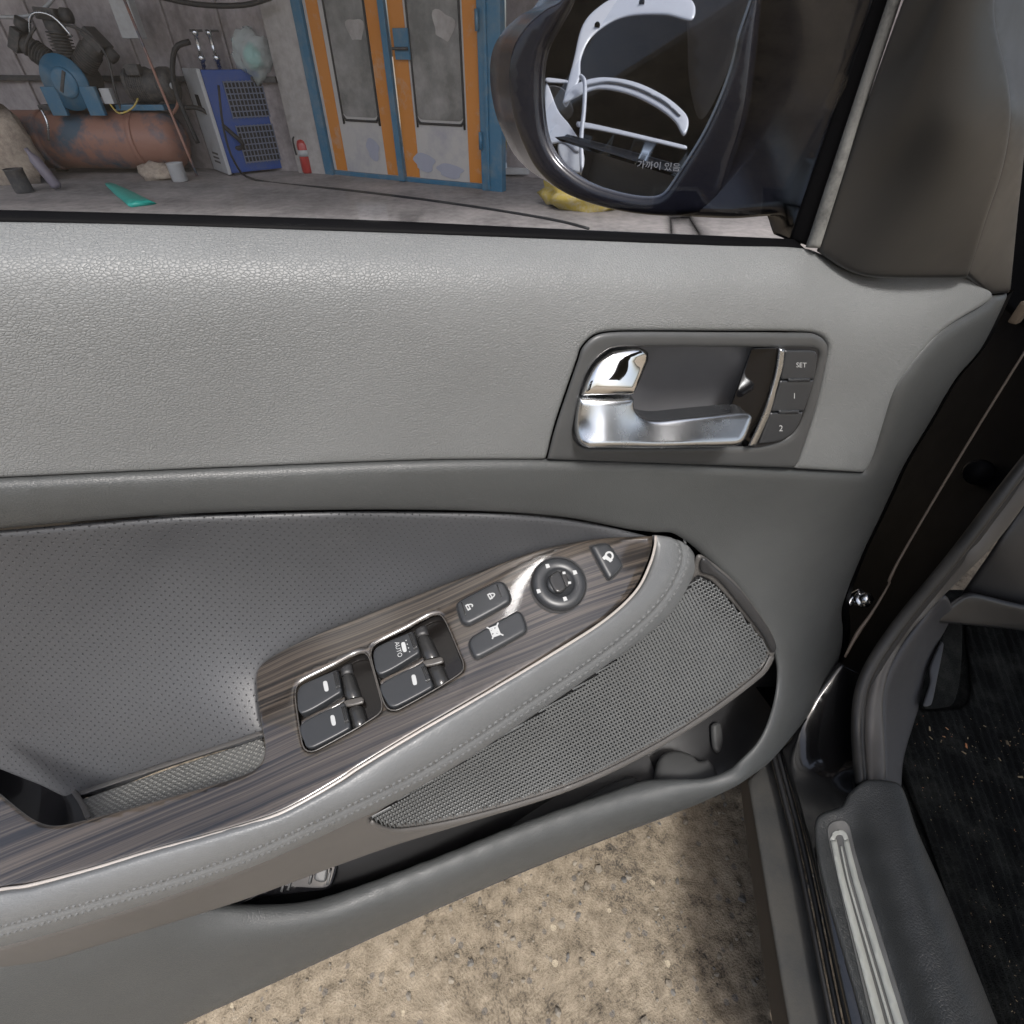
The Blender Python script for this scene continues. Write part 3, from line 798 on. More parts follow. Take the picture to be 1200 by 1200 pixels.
ga = lathe('pressure_gauge', [(0.035, 0), (0.035, 0.02), (0.033, 0.022)], (-3.58, CY - 0.12, 0.80), (0.1, -1, 0), M['iron'], cpz, 20)
lathe('gauge_face', [(0.029, 0.0225), (0.029, 0.0235)], (-3.58, CY - 0.12, 0.80), (0.1, -1, 0), M['white'], ga, 20)
tube('gauge_stem', [(-3.58, CY - 0.11, 0.77), (-3.60, CY - 0.1, 0.66), (-3.72, CY - 0.06, 0.56)], 0.016, M['tank'], cpz)

pb = box('pressure_switch', (-4.28, CY - 0.17, 0.72), (0.10, 0.09, 0.13), M['palegrey'], cpz, 0.1, 0.008)
tube('switch_wire', [(-4.28, CY - 0.2, 0.66), (-4.20, CY - 0.24, 0.58), (-4.05, CY - 0.22, 0.62), (-3.98, CY - 0.16, 0.70)], 0.008, M['yellow'], pb)
box('motor_terminal_box', (-3.92, CY - 0.15, 0.93), (0.14, 0.09, 0.09), M['iron'], cpz, 0.0, 0.01)
lathe('fan_cover', [(0.15, 0), (0.155, 0.02), (0.155, 0.10), (0.12, 0.13), (0.02, 0.14)], (-3.74, CY - 0.02, 0.80), (1, 0, 0), M['iron'], cpz, 28)
tube('intake_pipe', [(-4.85, CY - 0.12, 1.18), (-4.70, CY - 0.18, 1.34), (-4.52, CY - 0.16, 1.33), (-4.42, CY - 0.14, 1.18)], 0.012, M['satin'], cpz)
tube('drain_pipe', [(-5.0, CY - 0.25, 0.62), (-4.98, CY - 0.29, 0.5), (-5.05, CY - 0.3, 0.35)], 0.012, M['satin'], cpz)
for x_ in (-4.15, -5.2):
    lathe('tank_band', [(TR + .003, 0), (TR + .006, 0.004), (TR + .006, 0.05), (TR + .003, 0.054)], (x_, CY, TZ), (-1, 0.03, 0), M['tank'], cpz, 40)
box('belt_slot', (-4.62, CY - 0.285, 0.84), (0.03, 0.012, 0.20), M['iron'], pl, 0, 0.003, Matrix.Rotation(R(35), 4, 'Y'))
# hoses and cables
tag(tube('air_hose', [(-3.55, CY - 0.1, 0.62), (-3.35, CY - 0.12, 0.6), (-3.12, CY - 0.15, 0.42), (-3.02, CY - 0.13, 0.30), (-3.12, CY - 0.1, 0.26), (-3.25, CY - 0.1, 0.36)], 0.022, M['hose']), 'black hose looping from the tank end down by the dryer', 'hose')
hy = q1[1] - 0.1
def wp(u, v, y): r = ray(u, v); return C0 + r * (y / r[1])
tag(tube('supply_hose', [wp(232, 168, hy), wp(215, 130, hy), wp(203, 95, hy), wp(205, 58, hy), wp(222, 49, hy)], 0.024, M['hose']), 'thick black hose arching up beside the dryer valves', 'hose')
tag(tube('power_cable', [wp(256, 100, hy - 0.35), wp(262, 150, hy - 0.35), wp(275, 190, hy - 0.35), gpt(300, 211, 0.012), gpt(400, 222, 0.012), gpt(520, 237, 0.012), gpt(640, 256, 0.012), gpt(690, 268, 0.012)], 0.011, M['hose']), 'thin black cable hanging over the dryer and across the floor', 'cable')
tag(tube('wall_cable', [wp(-20, 18, 7.2), wp(15, 20, 7.2), wp(45, 15, 7.2), wp(66, -6, 7.2)], 0.016, M['palegrey']), 'pale hose hanging in a loop at the top of the wall', 'hose')
tag(tube('ceiling_cable', [wp(170, -8, 7.0), wp(230, 5, 7.0), wp(285, 6, 7.0), wp(318, -3, 7.0)], 0.022, M['hose']), 'dark cable slung along the top of the stained wall', 'cable')
# junk on the workshop floor
sk = blob('yellow_sack', (gpt(690, 247) + np.array([0, 0.15, 0.10])), (0.40, 0.26, 0.17), M['yellow'], None, 0.3, 4, 3, 11)
tag(sk, 'yellow woven sack on the floor under the wing mirror', 'sack')
tag(blob('cream_bundle', tuple(gpt(10, 218) + np.array([-0.1, 0.2, 0.3])), (0.42, 0.28, 0.42), M['cream'], None, 0.35, 4, 3, 21), 'cream cloth bundle piled at the left end of the tank', 'bundle')
tag(blob('pale_rag', tuple(gpt(185, 212) + np.array([0, 0.1, 0.06])), (0.22, 0.14, 0.10), M['cream'], None, 0.4, 5, 3, 31), 'pale rag heap on the floor before the tank end', 'rag')
lb = lathe('lilac_bottle', [(0.03, 0), (0.05, 0.02), (0.05, 0.26), (0.02, 0.32), (0.02, 0.36)], tuple(gpt(70, 224) + np.array([0, 0, 0.03])), (-0.45, 0.1, 1), M['lilac'], None, 16)
tag(lb, 'lilac plastic bottle leaning in front of the tank', 'bottle')
b0 = gpt(128, 217); b1 = gpt(168, 242)
tb = tube('teal_board', [b0 + np.array([0, 0, 0.03]), (b0 + b1) / 2 + np.array([0, 0, 0.03]), b1 + np.array([0, 0, 0.02])], [0.035, 0.09, 0.12], M['teal'], None, 6)
for v in tb.data.vertices: v.co.z = 0.012 + v.co.z * 0.2
tag(tb, 'teal plastic sheet lying on the workshop floor', 'sheet')
rl = gpt(614, 214) + np.array([0, 0.45, 0])
hr = empty('hose_reel', tuple(rl), 'yellow and white coiled hose seen between frame and mirror', 'hose coil')
for k in range(4):
    pts = [rl + np.array([0.18 * math.cos(a), 0.03 * k, 0.30 + 0.18 * math.sin(a) * (1 + 0.04 * k)]) for a in np.linspace(0, 2 * math.pi, 13)]
    tube('coil', pts, 0.02, M['yellow'] if k % 2 == 0 else M['white'], hr, 8, 3)
box('reel_shelf', tuple(rl + np.array([0.1, 0.05, 0.06])), (0.7, 0.4, 0.06), M['palegrey'], hr, 0, 0.005)
# more of the workshop's clutter
eb = box('switch_box', tuple(wp(150, 22, 7.25)), (0.22, 0.10, 0.30), M['palegrey'], None, wrz, 0.01); tag(eb, 'small pale switch box on the stained wall above the motor', 'switch box')
tag(tube('conduit_pipe', [wp(150, 8, 7.28), wp(149, -15, 7.3), wp(148, -60, 7.3)], 0.018, M['palegrey']), 'thin pale conduit rising from the switch box', 'pipe')
for k, (u, v, m_, h, lab) in enumerate(((212, 213, 'palegrey', .17, 'pale paint can on the floor left of the dryer'), (30, 226, 'iron', .2, 'dark bucket on the floor before the cream bundle'))):
    g = gpt(u, v); tag(lathe('paint_can' if k == 0 else 'bucket', [(.075, 0), (.08, .01), (.08, h - .01), (.086, h), (.07, h), (.07, h - .02), (.01, h - .025)], tuple(g + np.array([0, 0, .006])), (0, 0, 1), M[m_], None, 20), lab, 'can' if k == 0 else 'bucket')
g = gpt(232, 209)
tag(tube('broom_handle', [g + np.array([0, 0, .02]), g + np.array([-.25, .25, 1.5])], .014, M['tank']), 'wooden pole leaning on the wall left of the dryer', 'pole')
for k, (u, v, rx) in enumerate(((420, 35, .10), (522, 30, .11))):
    c_ = booth.pt(u, v) + bn * .047
    V = [c_ + bd * (rx * (1 + .25 * math.sin(3 * a + k)) * math.cos(a)) + np.array([0, 0, rx * (1 + .3 * math.cos(2 * a + k)) * math.sin(a)]) for a in np.linspace(0, 2 * math.pi, 24, endpoint=False)]
    mesh_obj('torn_sticker', V, [tuple(range(24))], M['pier'], sb, False)
for (u, v, w_, h_) in ((500, 190, .25, .18), (440, 175, .16, .22), (530, 200, .3, .14)):
    c_ = booth.pt(u, v) + bn * .0415
    V = [c_ + bd * (w_ * .5 * (1 + .15 * math.sin(3 * a) + .1 * math.sin(7 * a)) * math.cos(a)) + np.array([0, 0, h_ * .5 * (1 + .15 * math.cos(2 * a + 1)) * math.sin(a)]) for a in np.linspace(0, 2 * math.pi, 30, endpoint=False)]
    mesh_obj('paint_patch', V, [tuple(range(30))], M['patch'], sb, False)
# ------------------------------------------------------------------ the car body beside the door
M['carpet'] = plastic('black_carpet', (0.008, 0.009, 0.009), 0.95, 650, 1.0, 0.006, dust=(0.034, 0.036, 0.033), dlo=0.5, dhi=0.75, spec=0.15)
M['kick'] = plastic('blue_grey_trim', (0.038, 0.039, 0.043), 0.5, 1600, 0.2, 0.0002)
M['sill'] = leather('sill_plastic', (0.028, 0.030, 0.030), 0.42, 480, 0.55, 0.0005)
M['seal'] = plastic('seal_rubber', (0.014, 0.0135, 0.013), 0.42, 900, 0.2, 0.0002, dust=(0.035, 0.033, 0.03), dlo=0.5, dhi=0.75)
M['trimgrey'] = plastic('warm_grey_trim', (0.078, 0.074, 0.070), 0.48, 1600, 0.2, 0.0002)
M['rocker'] = plastic('dusty_rocker', (0.025, 0.026, 0.025), 0.6, 500, 0.3, 0.0006, dust=(0.05, 0.048, 0.043), dlo=0.42, dhi=0.66)
M['rockerside'] = plastic('rocker_side', (0.030, 0.026, 0.022), 0.7, 500, 0.3, 0.0005, dust=(0.06, 0.05, 0.042), dlo=0.45, dhi=0.7)
M['scuffdark'] = plastic('scuff_film', (0.10, 0.10, 0.095), 0.35, 1600, 0.1, 0.0002)
M['scuff'] = plastic('pale_scuff_strip', (0.36, 0.37, 0.34), 0.35, 900, 0.0)

body = empty('parked_car', tuple(C0 + ray(1000, 1000) * 0.62 - np.array([0, 0, 0.3])), 'black car sill and footwell at the right, door opening', 'car')
Sb = Surf([(877, 915, 'Z', -.79), (925, 1200, 'Z', -.79), (903, 890, 'Z', -.788), (972, 1200, 'Z', -.788), (940, 1060, 'Z', -.788)])
panel('rocker_cover', [(877, 915, 1), (903, 885, 1), (960, 1110), (973, 1200), (1003, 1330, 1), (952, 1330, 1), (925, 1200)], Sb, M['rocker'], body, 12, 4, .003, .02)
Sb2 = Surf([(865, 925, 'Z', -.86), (904, 1200, 'Z', -.86), (877, 915, 'Z', -.80), (925, 1200, 'Z', -.80), (900, 1060, 'Z', -.825)])
panel('rocker_side', [(864, 905, 1), (876, 905, 1), (900, 1060), (926, 1200), (954, 1330, 1), (928, 1330, 1), (904, 1200), (884, 1060)], Sb2, M['rockerside'], body, 10, 3, .002, .2)
Sr = Surf([(905, 885, 'Z', -.765), (985, 1200, 'Z', -.765), (925, 960, 'Z', -.765)])
for k, (o0, o1) in enumerate(((0, 6), (8, 14), (16, 23))):
    L = [(904 + o0 * .7, 884), (935 + o0 * .9, 1010), (973 + o0, 1200), (1003 + o0, 1330)]
    Rr = [(904 + o1 * .7, 876), (935 + o1 * .9, 1006), (973 + o1, 1198), (1003 + o1, 1328)]
    panel('rocker_seal', [(*p, 1) if i in (0, 3) else p for i, p in enumerate(L)] + [(*p, 1) if i in (0, 3) else p for i, p in enumerate(Rr[::-1])], Sr, M['rubber'], body, 6, 2.5, .004, .02, lift=.003 * k)
Sp = Surf([(918, 872, 'Z', -.75), (956, 966, 'Z', -.738), (1000, 1200, 'Z', -.738), (940, 880, 'Z', -.742), (985, 940, 'Z', -.715), (1000, 860, 'T', .745), (978, 790, 'T', .765), (960, 820, 'T', .76), (945, 1000, 'Z', -.742), (990, 900, 'T', .715)])
panel('sill_paint', [(914, 876, 1), (928, 864), (950, 822), (985, 775, 1), (1012, 790, 1), (1004, 850), (1008, 915), (1003, 945), (975, 965), (966, 990), (978, 1060), (1026, 1200), (1060, 1330, 1), (1026, 1330, 1), (994, 1200), (950, 1008)], Sp, M['blackpaint'], body, 9, 6, .006, .02)
Ss = Surf(along([(956, 966), (967, 1036), (1014, 1200), (1052, 1330)], 'Z', -.722) + along([(998, 975), (1010, 1010), (1072, 1200), (1112, 1330)], 'Z', -.720) + along([(1014, 960), (1028, 1010), (1092, 1200), (1134, 1330)], 'Z', -.700)
        + along([(1036, 935), (1050, 990), (1122, 1200), (1166, 1330)], 'Z', -.690) + along([(1056, 925), (1078, 990), (1150, 1200), (1196, 1330)], 'Z', [-.686, -.690, -.692, -.692]) + along([(1060, 925), (1095, 1010), (1172, 1200), (1222, 1330)], 'Z', [-.695, -.712, -.715, -.715])
        + [(1014, 914, 'Z', -.690), (1000, 935, 'Z', -.703)], 1e-3)
panel('sill_trim', [(1014, 914), (1036, 913), (1058, 920), (1079, 976), (1112, 1050), (1172, 1200), (1222, 1330, 1), (1046, 1330, 1), (1014, 1200), (967, 1036), (957, 985), (960, 957), (986, 945), (995, 930)], Ss, M['sill'], body, 9, 5, .004, .05)
sc = panel('scuff_plate', [(969, 972), (975, 963), (989, 961), (996, 970), (1003, 1000), (1065, 1200), (1102, 1330, 1), (1055, 1330, 1), (1021, 1200), (975, 1005)], Ss, M['scuffdark'], body, 8, 2, .001, .002, lift=.0015)
for (a, b) in ((((976, 985), (985, 1030), (1030, 1200), (1062, 1330)), 7), (((991, 985), (1002, 1030), (1053, 1200), (1092, 1330)), 7), (((985, 992), (994, 1035), (1042, 1200), (1078, 1330)), 2.4)):
    panel('steel_strip', strip_px(a, b, b * 1.9), Ss, M['scuff'], sc, 6, 0, 0, .001, lift=.0026, raw=True)
panel('steel_strip', strip_px([(974.5, 986), (977, 978), (983, 975.5), (989, 978), (992, 986)], 6), Ss, M['scuff'], sc, 4, 1, .0005, .001, lift=.0027, raw=True)

# hinge pillar and everything dark behind the door's edge
Sh = Surf([(1240, 330, 'T', .74), (1200, 420, 'T', .72), (1210, 540, 'T', .655), (1100, 540, 'T', .82), (1010, 720, 'T', .87), (1046, 733, 'T', .765), (1000, 850, 'T', .76), (985, 940, 'T', .72), (960, 850, 'T', .82), (1120, 640, 'T', .70), (1300, 250, 'T', .74)])
panel('hinge_pillar', [(930, 850), (950, 780), (965, 690), (1040, 540), (1140, 330), (1190, 200, 1), (1330, 200, 1), (1330, 500, 1), (1215, 560), (1125, 645), (1050, 738), (1012, 800), (1004, 860), (1006, 920, 1), (985, 940)], Sh, M['matteblack'], body, 14, 8, .01, .03)
tube('fender_flange', [C0 + ray(u, v) * t for (u, v, t) in ((1240, 352, .66), (1200, 414, .665), (1130, 527, .70), (1060, 645, .745), (1043, 678, .755), (1041, 686, .757), (1022, 718, .765), (1005, 742, .77), (990, 770, .775))], [.0013, .0013, .0014, .0016, .002, .0013, .002, .003, .0015], plastic('bare_flange_edge', (0.14, 0.11, 0.085), 0.4, 900, 0.0), body, 8, 4)
tube('wiring_grommet', [C0 + ray(1146, 555) * .70, C0 + ray(1147, 553) * .72], [.016, .018], M['matteblack'], body, 16, 1)
# hinge bolt
hb = tube('hinge_bolt', [C0 + ray(1004, 704) * .80, C0 + ray(1018, 701) * .775], [.009, .009], M['satin'], body, 6, 1)
tube('bolt_washer', [C0 + ray(1009, 703) * .79, C0 + ray(1012, 702.4) * .785], .0125, M['satin'], hb, 16, 1)
tube('hinge_arm', [C0 + ray(993, 709) * .80, C0 + ray(1000, 699) * .80, C0 + ray(1009, 694) * .79], .006, M['satin'], body, 8, 3)
box('fender_corner', tuple(C0 + ray(1196, 366) * .62), (.014, .010, .026), plastic('rusty_brown', (0.13, 0.10, 0.07), .7, 400, .5, .001), body, .5, .003)

Sap = Surf([(1200, -60, 'T', .74), (1330, -60, 'T', .74), (1200, 300, 'T', .72), (1330, 400, 'T', .70), (1180, 345, 'T', .74)])
panel('roof_pillar', [(1150, -90, 1), (1360, -90, 1), (1360, 420, 1), (1240, 420, 1), (1150, 330, 1)], Sap, M['matteblack'], body, 20, 6, .01, .02)
# door opening seal and trims
def edge_band(name, left, right, T0, mat, r=5, e=.006, step=8, lift=0):
    S = Surf([(u, v, 'T', t) for (u, v), t in zip(left, T0)] + [(u, v, 'T', t + .003) for (u, v), t in zip(right, T0)])
    return panel(name, list(left) + list(right)[::-1], S, mat, body, step, r, e, .02, lift=lift)
Lp = [(1330, 385), (1200, 536), (1121, 640), (1046, 733), (1009, 794), (1000, 850), (1005, 918)]
Rp = [(1330, 408), (1200, 558), (1131, 648), (1057, 740), (1021, 799), (1012, 852), (1015, 916)]
Qp = [(1330, 450), (1225, 570), (1171, 640), (1102, 710), (1060, 761), (1040, 817), (1042, 920)]
Tt = [.56, .60, .645, .70, .715, .71, .675]
edge_band('door_seal', Lp, Rp, Tt, M['seal'], 6, .010, 5, .006)
Lq = [(u - 1.5, v - 1.5) for (u, v) in Rp]
edge_band('seal_lip', [(u - 1, v) for (u, v) in Rp], [(u + 5, v + 4) for (u, v) in Rp], [t + .012 for t in Tt], M['rubber'], 2, .003, 4)
edge_band('pillar_trim', [(u + 4, v + 2) for (u, v) in Rp], Qp, [t + .008 for t in Tt], M['trimgrey'], 9, .012, 8)
Sk = Surf([(1110, 705, 'T', .76), (1060, 765, 'T', .745), (1040, 820, 'T', .735), (1040, 918, 'T', .70), (1060, 922, 'T', .715), (1064, 880, 'T', .745), (1080, 827, 'T', .79), (1110, 730, 'T', .83)])
panel('kick_panel', [(1112, 700), (1098, 712), (1058, 762), (1036, 817), (1036, 925, 1), (1059, 925, 1), (1063, 885), (1081, 825), (1090, 782), (1118, 722)], Sk, M['kick'], body, 7, 5, .006, .02)
Sf = Surf([(1060, 925, 'Z', -.80), (1220, 1200, 'Z', -.80), (1200, 740, 'T', .93), (1060, 740, 'T', .93), (1130, 850, 'Z', -.80), (1200, 850, 'Z', -.80), (1060, 850, 'Z', -.80), (1120, 1000, 'Z', -.80)])
panel('footwell_carpet', [(1030, 690, 1), (1400, 690, 1), (1400, 1340, 1), (1120, 1340, 1), (1040, 925, 1)], Sf, M['carpet'], body, 14, 4, .004, .01)
def matrib(Q, d):
    u, v = Q[:, 0], Q[:, 1]
    return 0.0012 * np.sin((u - 0.32 * (v - 900)) / 36.0 * 2 * math.pi) + 0.0014 * np.sin((u - 0.32 * (v - 900)) / 9.0 * 2 * math.pi) + np.random.uniform(-.0005, .0005, len(Q))
fm = panel('floor_mat', [(1050, 838), (1085, 834), (1122, 832), (1134, 815), (1132, 770), (1128, 735, 1), (1370, 745, 1), (1370, 1330, 1), (1175, 1330, 1), (1095, 1020), (1060, 925), (1046, 880)], Sf, M['carpet'], None, 3.2, 4, .004, .006, lift=.010, disp=matrib)
tag(fm, 'black ribbed carpet floor mat with wood chips in the footwell', 'floor mat')
Sdp = Surf([(1128, 735, 'T', .86), (1100, 740, 'T', .84), (1085, 828, 'T', .775), (1120, 828, 'T', .785), (1127, 780, 'T', .815)])
panel('footrest', [(1104, 745), (1112, 727), (1128, 727), (1127, 790), (1119, 824), (1108, 829), (1084, 828), (1094, 790)], Sdp, M['carpet'], body, 5, 3, .004, .02)
panel('footrest_edge', [(1101, 752), (1104, 756), (1096, 797), (1089, 826), (1080, 827), (1088, 800), (1088, 782)], Sdp, M['kick'], body, 4, 1.5, .002, .006, lift=.004)
Sd = Surf([(1097, 727, 'T', .80), (1137, 697, 'T', .79), (1200, 712, 'T', .79), (1200, 742, 'T', .815), (1125, 732, 'T', .81)])
panel('dash_lower_trim', [(1096, 728), (1122, 704), (1140, 697), (1200, 711), (1400, 740, 1), (1400, 775, 1), (1200, 741), (1125, 733)], Sd, M['dusty_dark'], body, 7, 4, .006, .02)
Sd2 = Surf([(1130, 700, 'T', .83), (1171, 640, 'T', .76), (1200, 600, 'T', .74), (1220, 720, 'T', .83), (1400, 500, 'T', .75)])
panel('dash_side', [(1120, 712, 1), (1160, 655), (1230, 560), (1400, 380, 1), (1400, 760, 1), (1200, 722)], Sd2, M['dark'], body, 12, 5, .006, .02)

# roof over the footwell, unseen, added to darken it with sill and ground
V = []; F = []
for i, y in enumerate(np.linspace(-1.6, .75, 8)):
    for x, z in ((.50, 1.36), (.56, 1.42), (.75, 1.46), (1.2, 1.48), (1.9, 1.46)): V.append((x + .03 * i * (i > 5), y, z - .02 * max(0, i - 4)))
for i in range(7):
    for k in range(4):
        a = i * 5 + k; F.append((a, a + 1, a + 6, a + 5))
mesh_obj('shade_roof', V, F, M['matteblack'], body)

# chips and grit on the mat
def build_chips():
    V = []; F = []
    spots = [(1085, 860), (1083, 870), (1100, 866), (1105, 858), (1098, 872), (1126, 870), (1127, 876), (1150, 858), (1180, 868), (1172, 873), (1187, 860), (1190, 908), (1191, 912), (1165, 894), (1122, 890)]
    spots = [(u + random.uniform(-3, 3), v + random.uniform(-3, 3), random.uniform(1.5, 3.6)) for u, v in spots]
    spots += [(random.uniform(1060, 1215), random.uniform(840, 1200), random.uniform(.35, 1.0)) for _ in range(300)]
    for (u, v, s) in spots:
        if u < 1060 + max(0, (v - 925)) * .42 + 4: continue
        p = Sf.pt(u, v) + np.array([0, 0, .0135 + matrib(np.array([[u, v]]), 9)[0]]); s = s * .0011
        a = random.uniform(0, 3.14); dx = np.array([math.cos(a), math.sin(a), random.uniform(-.2, .4)]) * s; dy = np.array([-math.sin(a), math.cos(a), random.uniform(-.2, .2)]) * s * random.uniform(.25, .5)
        dz = np.array([0, 0, s * .25]); b = len(V)
        q = [-dx - dy, dx - dy * .4, dx * 1.1 + dy, -dx * .8 + dy]
        V += [p + k for k in q] + [p + k * .8 + dz for k in q]
        F += [(b, b+3, b+2, b+1), (b+4, b+5, b+6, b+7)] + [(b+k, b+(k+1) % 4, b+4+(k+1) % 4, b+4+k) for k in range(4)]
    m, nt, bb = new_mat('wood_chip'); geo = nt.nodes.new('ShaderNodeNewGeometry')
    c = ramp(nt, geo.outputs['Random Per Island'], [(0, (.08, .06, .04)), (.4, (.22, .17, .10)), (.8, (.40, .32, .19)), (1, (.35, .12, .04))])
    nt.links.new(c, bb.inputs['Base Color']); bb.inputs['Roughness'].default_value = .8
    o = mesh_obj('wood_chips', V, F, m, None, False); kind(o, 'stuff'); o['label'] = 'pale wood chips and grit strewn over the mat'; o['category'] = 'chips'
build_chips()
# ------------------------------------------------------------------ the door
door = empty('car_door', tuple(C0 + DN * .30 + DS * .0 - np.array([0, 0, .8])), 'open car door with grey leather, wood switch panel and silver handle', 'car door')

# window glass, run channel, seals
Sg = Plane(C0 + DN * .418 + UPV * -.07, DN * math.cos(R(14)) + UPV * math.sin(R(14)))   # leans in towards the roof
panel('window_glass', [(-500, 268, 1), (930, 282, 1), (1026, 0, 1), (1230, -600, 1), (-500, -600, 1)], Sg, M['glass'], door, 60, 0, 0, 0)
Sbs = Surf([(-60, 240, 'D', .414), (400, 252, 'D', .414), (928, 276, 'D', .414), (-60, 256, 'D', .403), (400, 268, 'D', .403), (944, 289, 'D', .405)])
panel('belt_seal', [(-120, 240, 1), (0, 242), (400, 253), (640, 264), (932, 277, 1), (950, 292, 1), (640, 279), (400, 271), (0, 259), (-120, 258, 1)], Sbs, M['matteblack'], door, 9, 5, .005, .02)
Src = Surf([(1024, 0, 'D', .402), (928, 278, 'D', .412), (1048, 0, 'D', .394), (950, 290, 'D', .402), (1100, -200, 'D', .39)])
panel('run_channel', [(1042, -50, 1), (1064, -50, 1), (1048, 0), (954, 292, 1), (924, 282, 1), (1022, 0)], Src, M['matteblack'], door, 9, 4, .004, .015)
panel('frame_seal', [(1058, -50, 1), (1073, -50, 1), (1056, 0), (1010, 138), (961, 290, 1), (944, 289, 1), (994, 138), (1040, 0)], Src, M['dusty_rubber'], door, 6, 7, .006, .01, lift=.007)
Sst = Surf(along([(1090, -90), (1056, 0), (1008, 140), (960, 290)], 'D', [.382, .385, .390, .397], 30) + along([(1125, -90), (1095, 0), (1055, 150), (1010, 318)], 'D', [.355, .360, .368, .388], 30)
        + along([(1165, -90), (1140, 0), (1130, 150), (1090, 322)], 'D', [.345, .348, .354, .394], 30) + along([(1205, -90), (1170, 0), (1187, 130), (1160, 254), (1136, 325)], 'D', [.352, .356, .366, .386, .406], 30), 3e-3)
panel('sail_trim', [(1090, -90, 1), (1205, -90, 1), (1170, 0), (1186, 97), (1188, 143), (1178, 200), (1160, 254), (1136, 328, 1), (1037, 328), (1010, 325), (985, 315), (958, 297, 1), (1008, 138), (1055, 0)], Sst, M['dusty_dark'], door, 8, 7, .004, .02)
Ssf = Surf([(1170, 0, 'D', .368), (1187, 130, 'D', .376), (1137, 320, 'D', .406), (1166, 345, 'D', .428), (1187, 342, 'D', .436), (1202, 230, 'D', .42), (1215, 60, 'D', .405), (1230, -60, 'D', .40)])
panel('sail_flange', [(1196, -90, 1), (1260, -90, 1), (1225, 60), (1206, 200), (1190, 345, 1), (1164, 347, 1), (1136, 322, 1), (1159, 254), (1177, 200), (1187, 143), (1185, 97), (1168, 0)], Ssf, M['dusty_dark'], door, 8, 4, .004, .02, lift=-.003)

# upper leather panel
top = [(-60, 255), (150, 259), (400, 267), (640, 275), (800, 281), (944, 288), (966, 296), (987, 307), (1013, 317), (1037, 320), (1090, 321), (1133, 322), (1153, 331), (1166, 346)]
redge = [(1156, 357), (1124, 376), (1100, 394), (1072, 426), (1051, 457), (1037, 499), (1026, 534), (1016, 555)]
bez = [(932, 550.5, 1), (937, 543), (956, 487), (971.5, 423), (973, 407.5), (967, 396), (952.5, 390), (840, 389), (724.5, 389), (699, 393), (683, 407), (677, 423), (652, 496), (640.6, 540, 1)]
seam = [(500, 541), (300, 548.5), (150, 555), (0, 562), (-60, 565)]
bl_ = [(-60, 255), (150, 259), (400, 267), (640, 275), (800, 281), (935, 287)]
cu = []
for dy, D in ((0, .407), (14, .391), (36, .375), (75, .364), (140, .3585)):
    cu += along([(u, v + dy) for (u, v) in bl_], 'D', D, 45)
cu += along([(-60, 480), (300, 470), (620, 470)], 'D', .357, 60) + along([(-60, 560), (300, 545), (640, 540)], 'D', .356, 60)
cu += along([(700, 400), (800, 480), (900, 540)], 'D', [.3575, .358, .361], 60)
cu += along([(960, 296), (987, 309), (1037, 322), (1133, 325)], 'D', [.406, .407, .410, .421], 25) + along([(1150, 332), (1166, 346), (1156, 357), (1124, 376), (1100, 394), (1072, 426), (1051, 457), (1037, 499), (1016, 555)], 'D', [.426, .430, .425, .411, .403, .394, .389, .386, .381], 25)
cu += along([(960, 325), (1040, 350), (1100, 352)], 'D', [.386, .395, .408], 30) + along([(975, 400), (1000, 400), (1030, 400)], 'D', [.366, .372, .382], 30) + along([(975, 470), (985, 540)], 'D', [.367, .370], 30)
Su = Surf(cu, 2e-3)
panel('upper_panel', top[:1] and [(-60, 255, 1)] + top[1:] + redge[:-1] + [(1016, 555, 1)] + bez + seam[:-1] + [(-60, 565, 1)], Su, M['leather_up'], door, 9, 6, .004, .012)

# carrier: the hard panel with the map pocket
ct = along([(-60, 566), (150, 556), (300, 550), (500, 542.5), (640, 541), (780, 545), (932, 552), (1016, 556)], 'D', [.353, .353, .353, .353, .354, .357, .365, .380], 45)
ct += along([(-60, 598), (150, 583), (300, 577), (500, 572), (640, 574), (780, 590), (900, 620), (1000, 610)], 'D', [.346, .346, .346, .347, .349, .352, .358, .376], 45)
ct += along([(-60, 630), (0, 624), (200, 608), (400, 602), (560, 603), (660, 609), (740, 624), (800, 634)], 'D', [.352, .352, .352, .351, .351, .351, .350, .346], 45)
ct += along([(1156, 357), (1124, 377), (1100, 394), (1072, 426), (1051, 457), (1037, 499), (1020, 550)], 'D', [.425, .411, .404, .395, .390, .387, .382], 30)
ct += along([(1188, 344), (1156, 408), (1124, 447), (1093, 499), (1065, 545), (1042, 594), (1012, 657), (991, 713), (992, 742), (988, 772), (974, 805), (955, 835), (930, 868), (905, 897), (882, 914)], 'D', [.440, .432, .422, .412, .402, .390, .362, .342, .322, .304, .276, .250, .218, .196, .186], 25)
ct += along([(835, 660), (866, 690), (898, 735), (914, 770), (916, 805), (907, 845), (893, 874), (876, 898)], 'D', [.343, .328, .304, .280, .258, .222, .202, .190], 25)
ct += along([(900, 650), (935, 700), (952, 745), (945, 800), (920, 850)], 'D', [.350, .335, .312, .274, .226], 30) + along([(950, 640), (975, 690)], 'D', [.360, .345], 30)
pairs = [((876, 898), (868, 920)), ((858, 911), (852, 932)), ((828, 921), (830, 943)), ((780, 919), (800, 955)), ((750, 922), (775, 964)), ((690, 944), (725, 982)), ((600, 977), (640, 1016)), ((510, 1012), (555, 1052)), ((420, 1043), (470, 1089)), ((360, 1060), (415, 1113)), ((300, 1070), (360, 1138)), ((215, 1084), (285, 1172)), ((119, 1113), (190, 1216)), ((0, 1150), (70, 1270)), ((-70, 1171), (-5, 1304))]
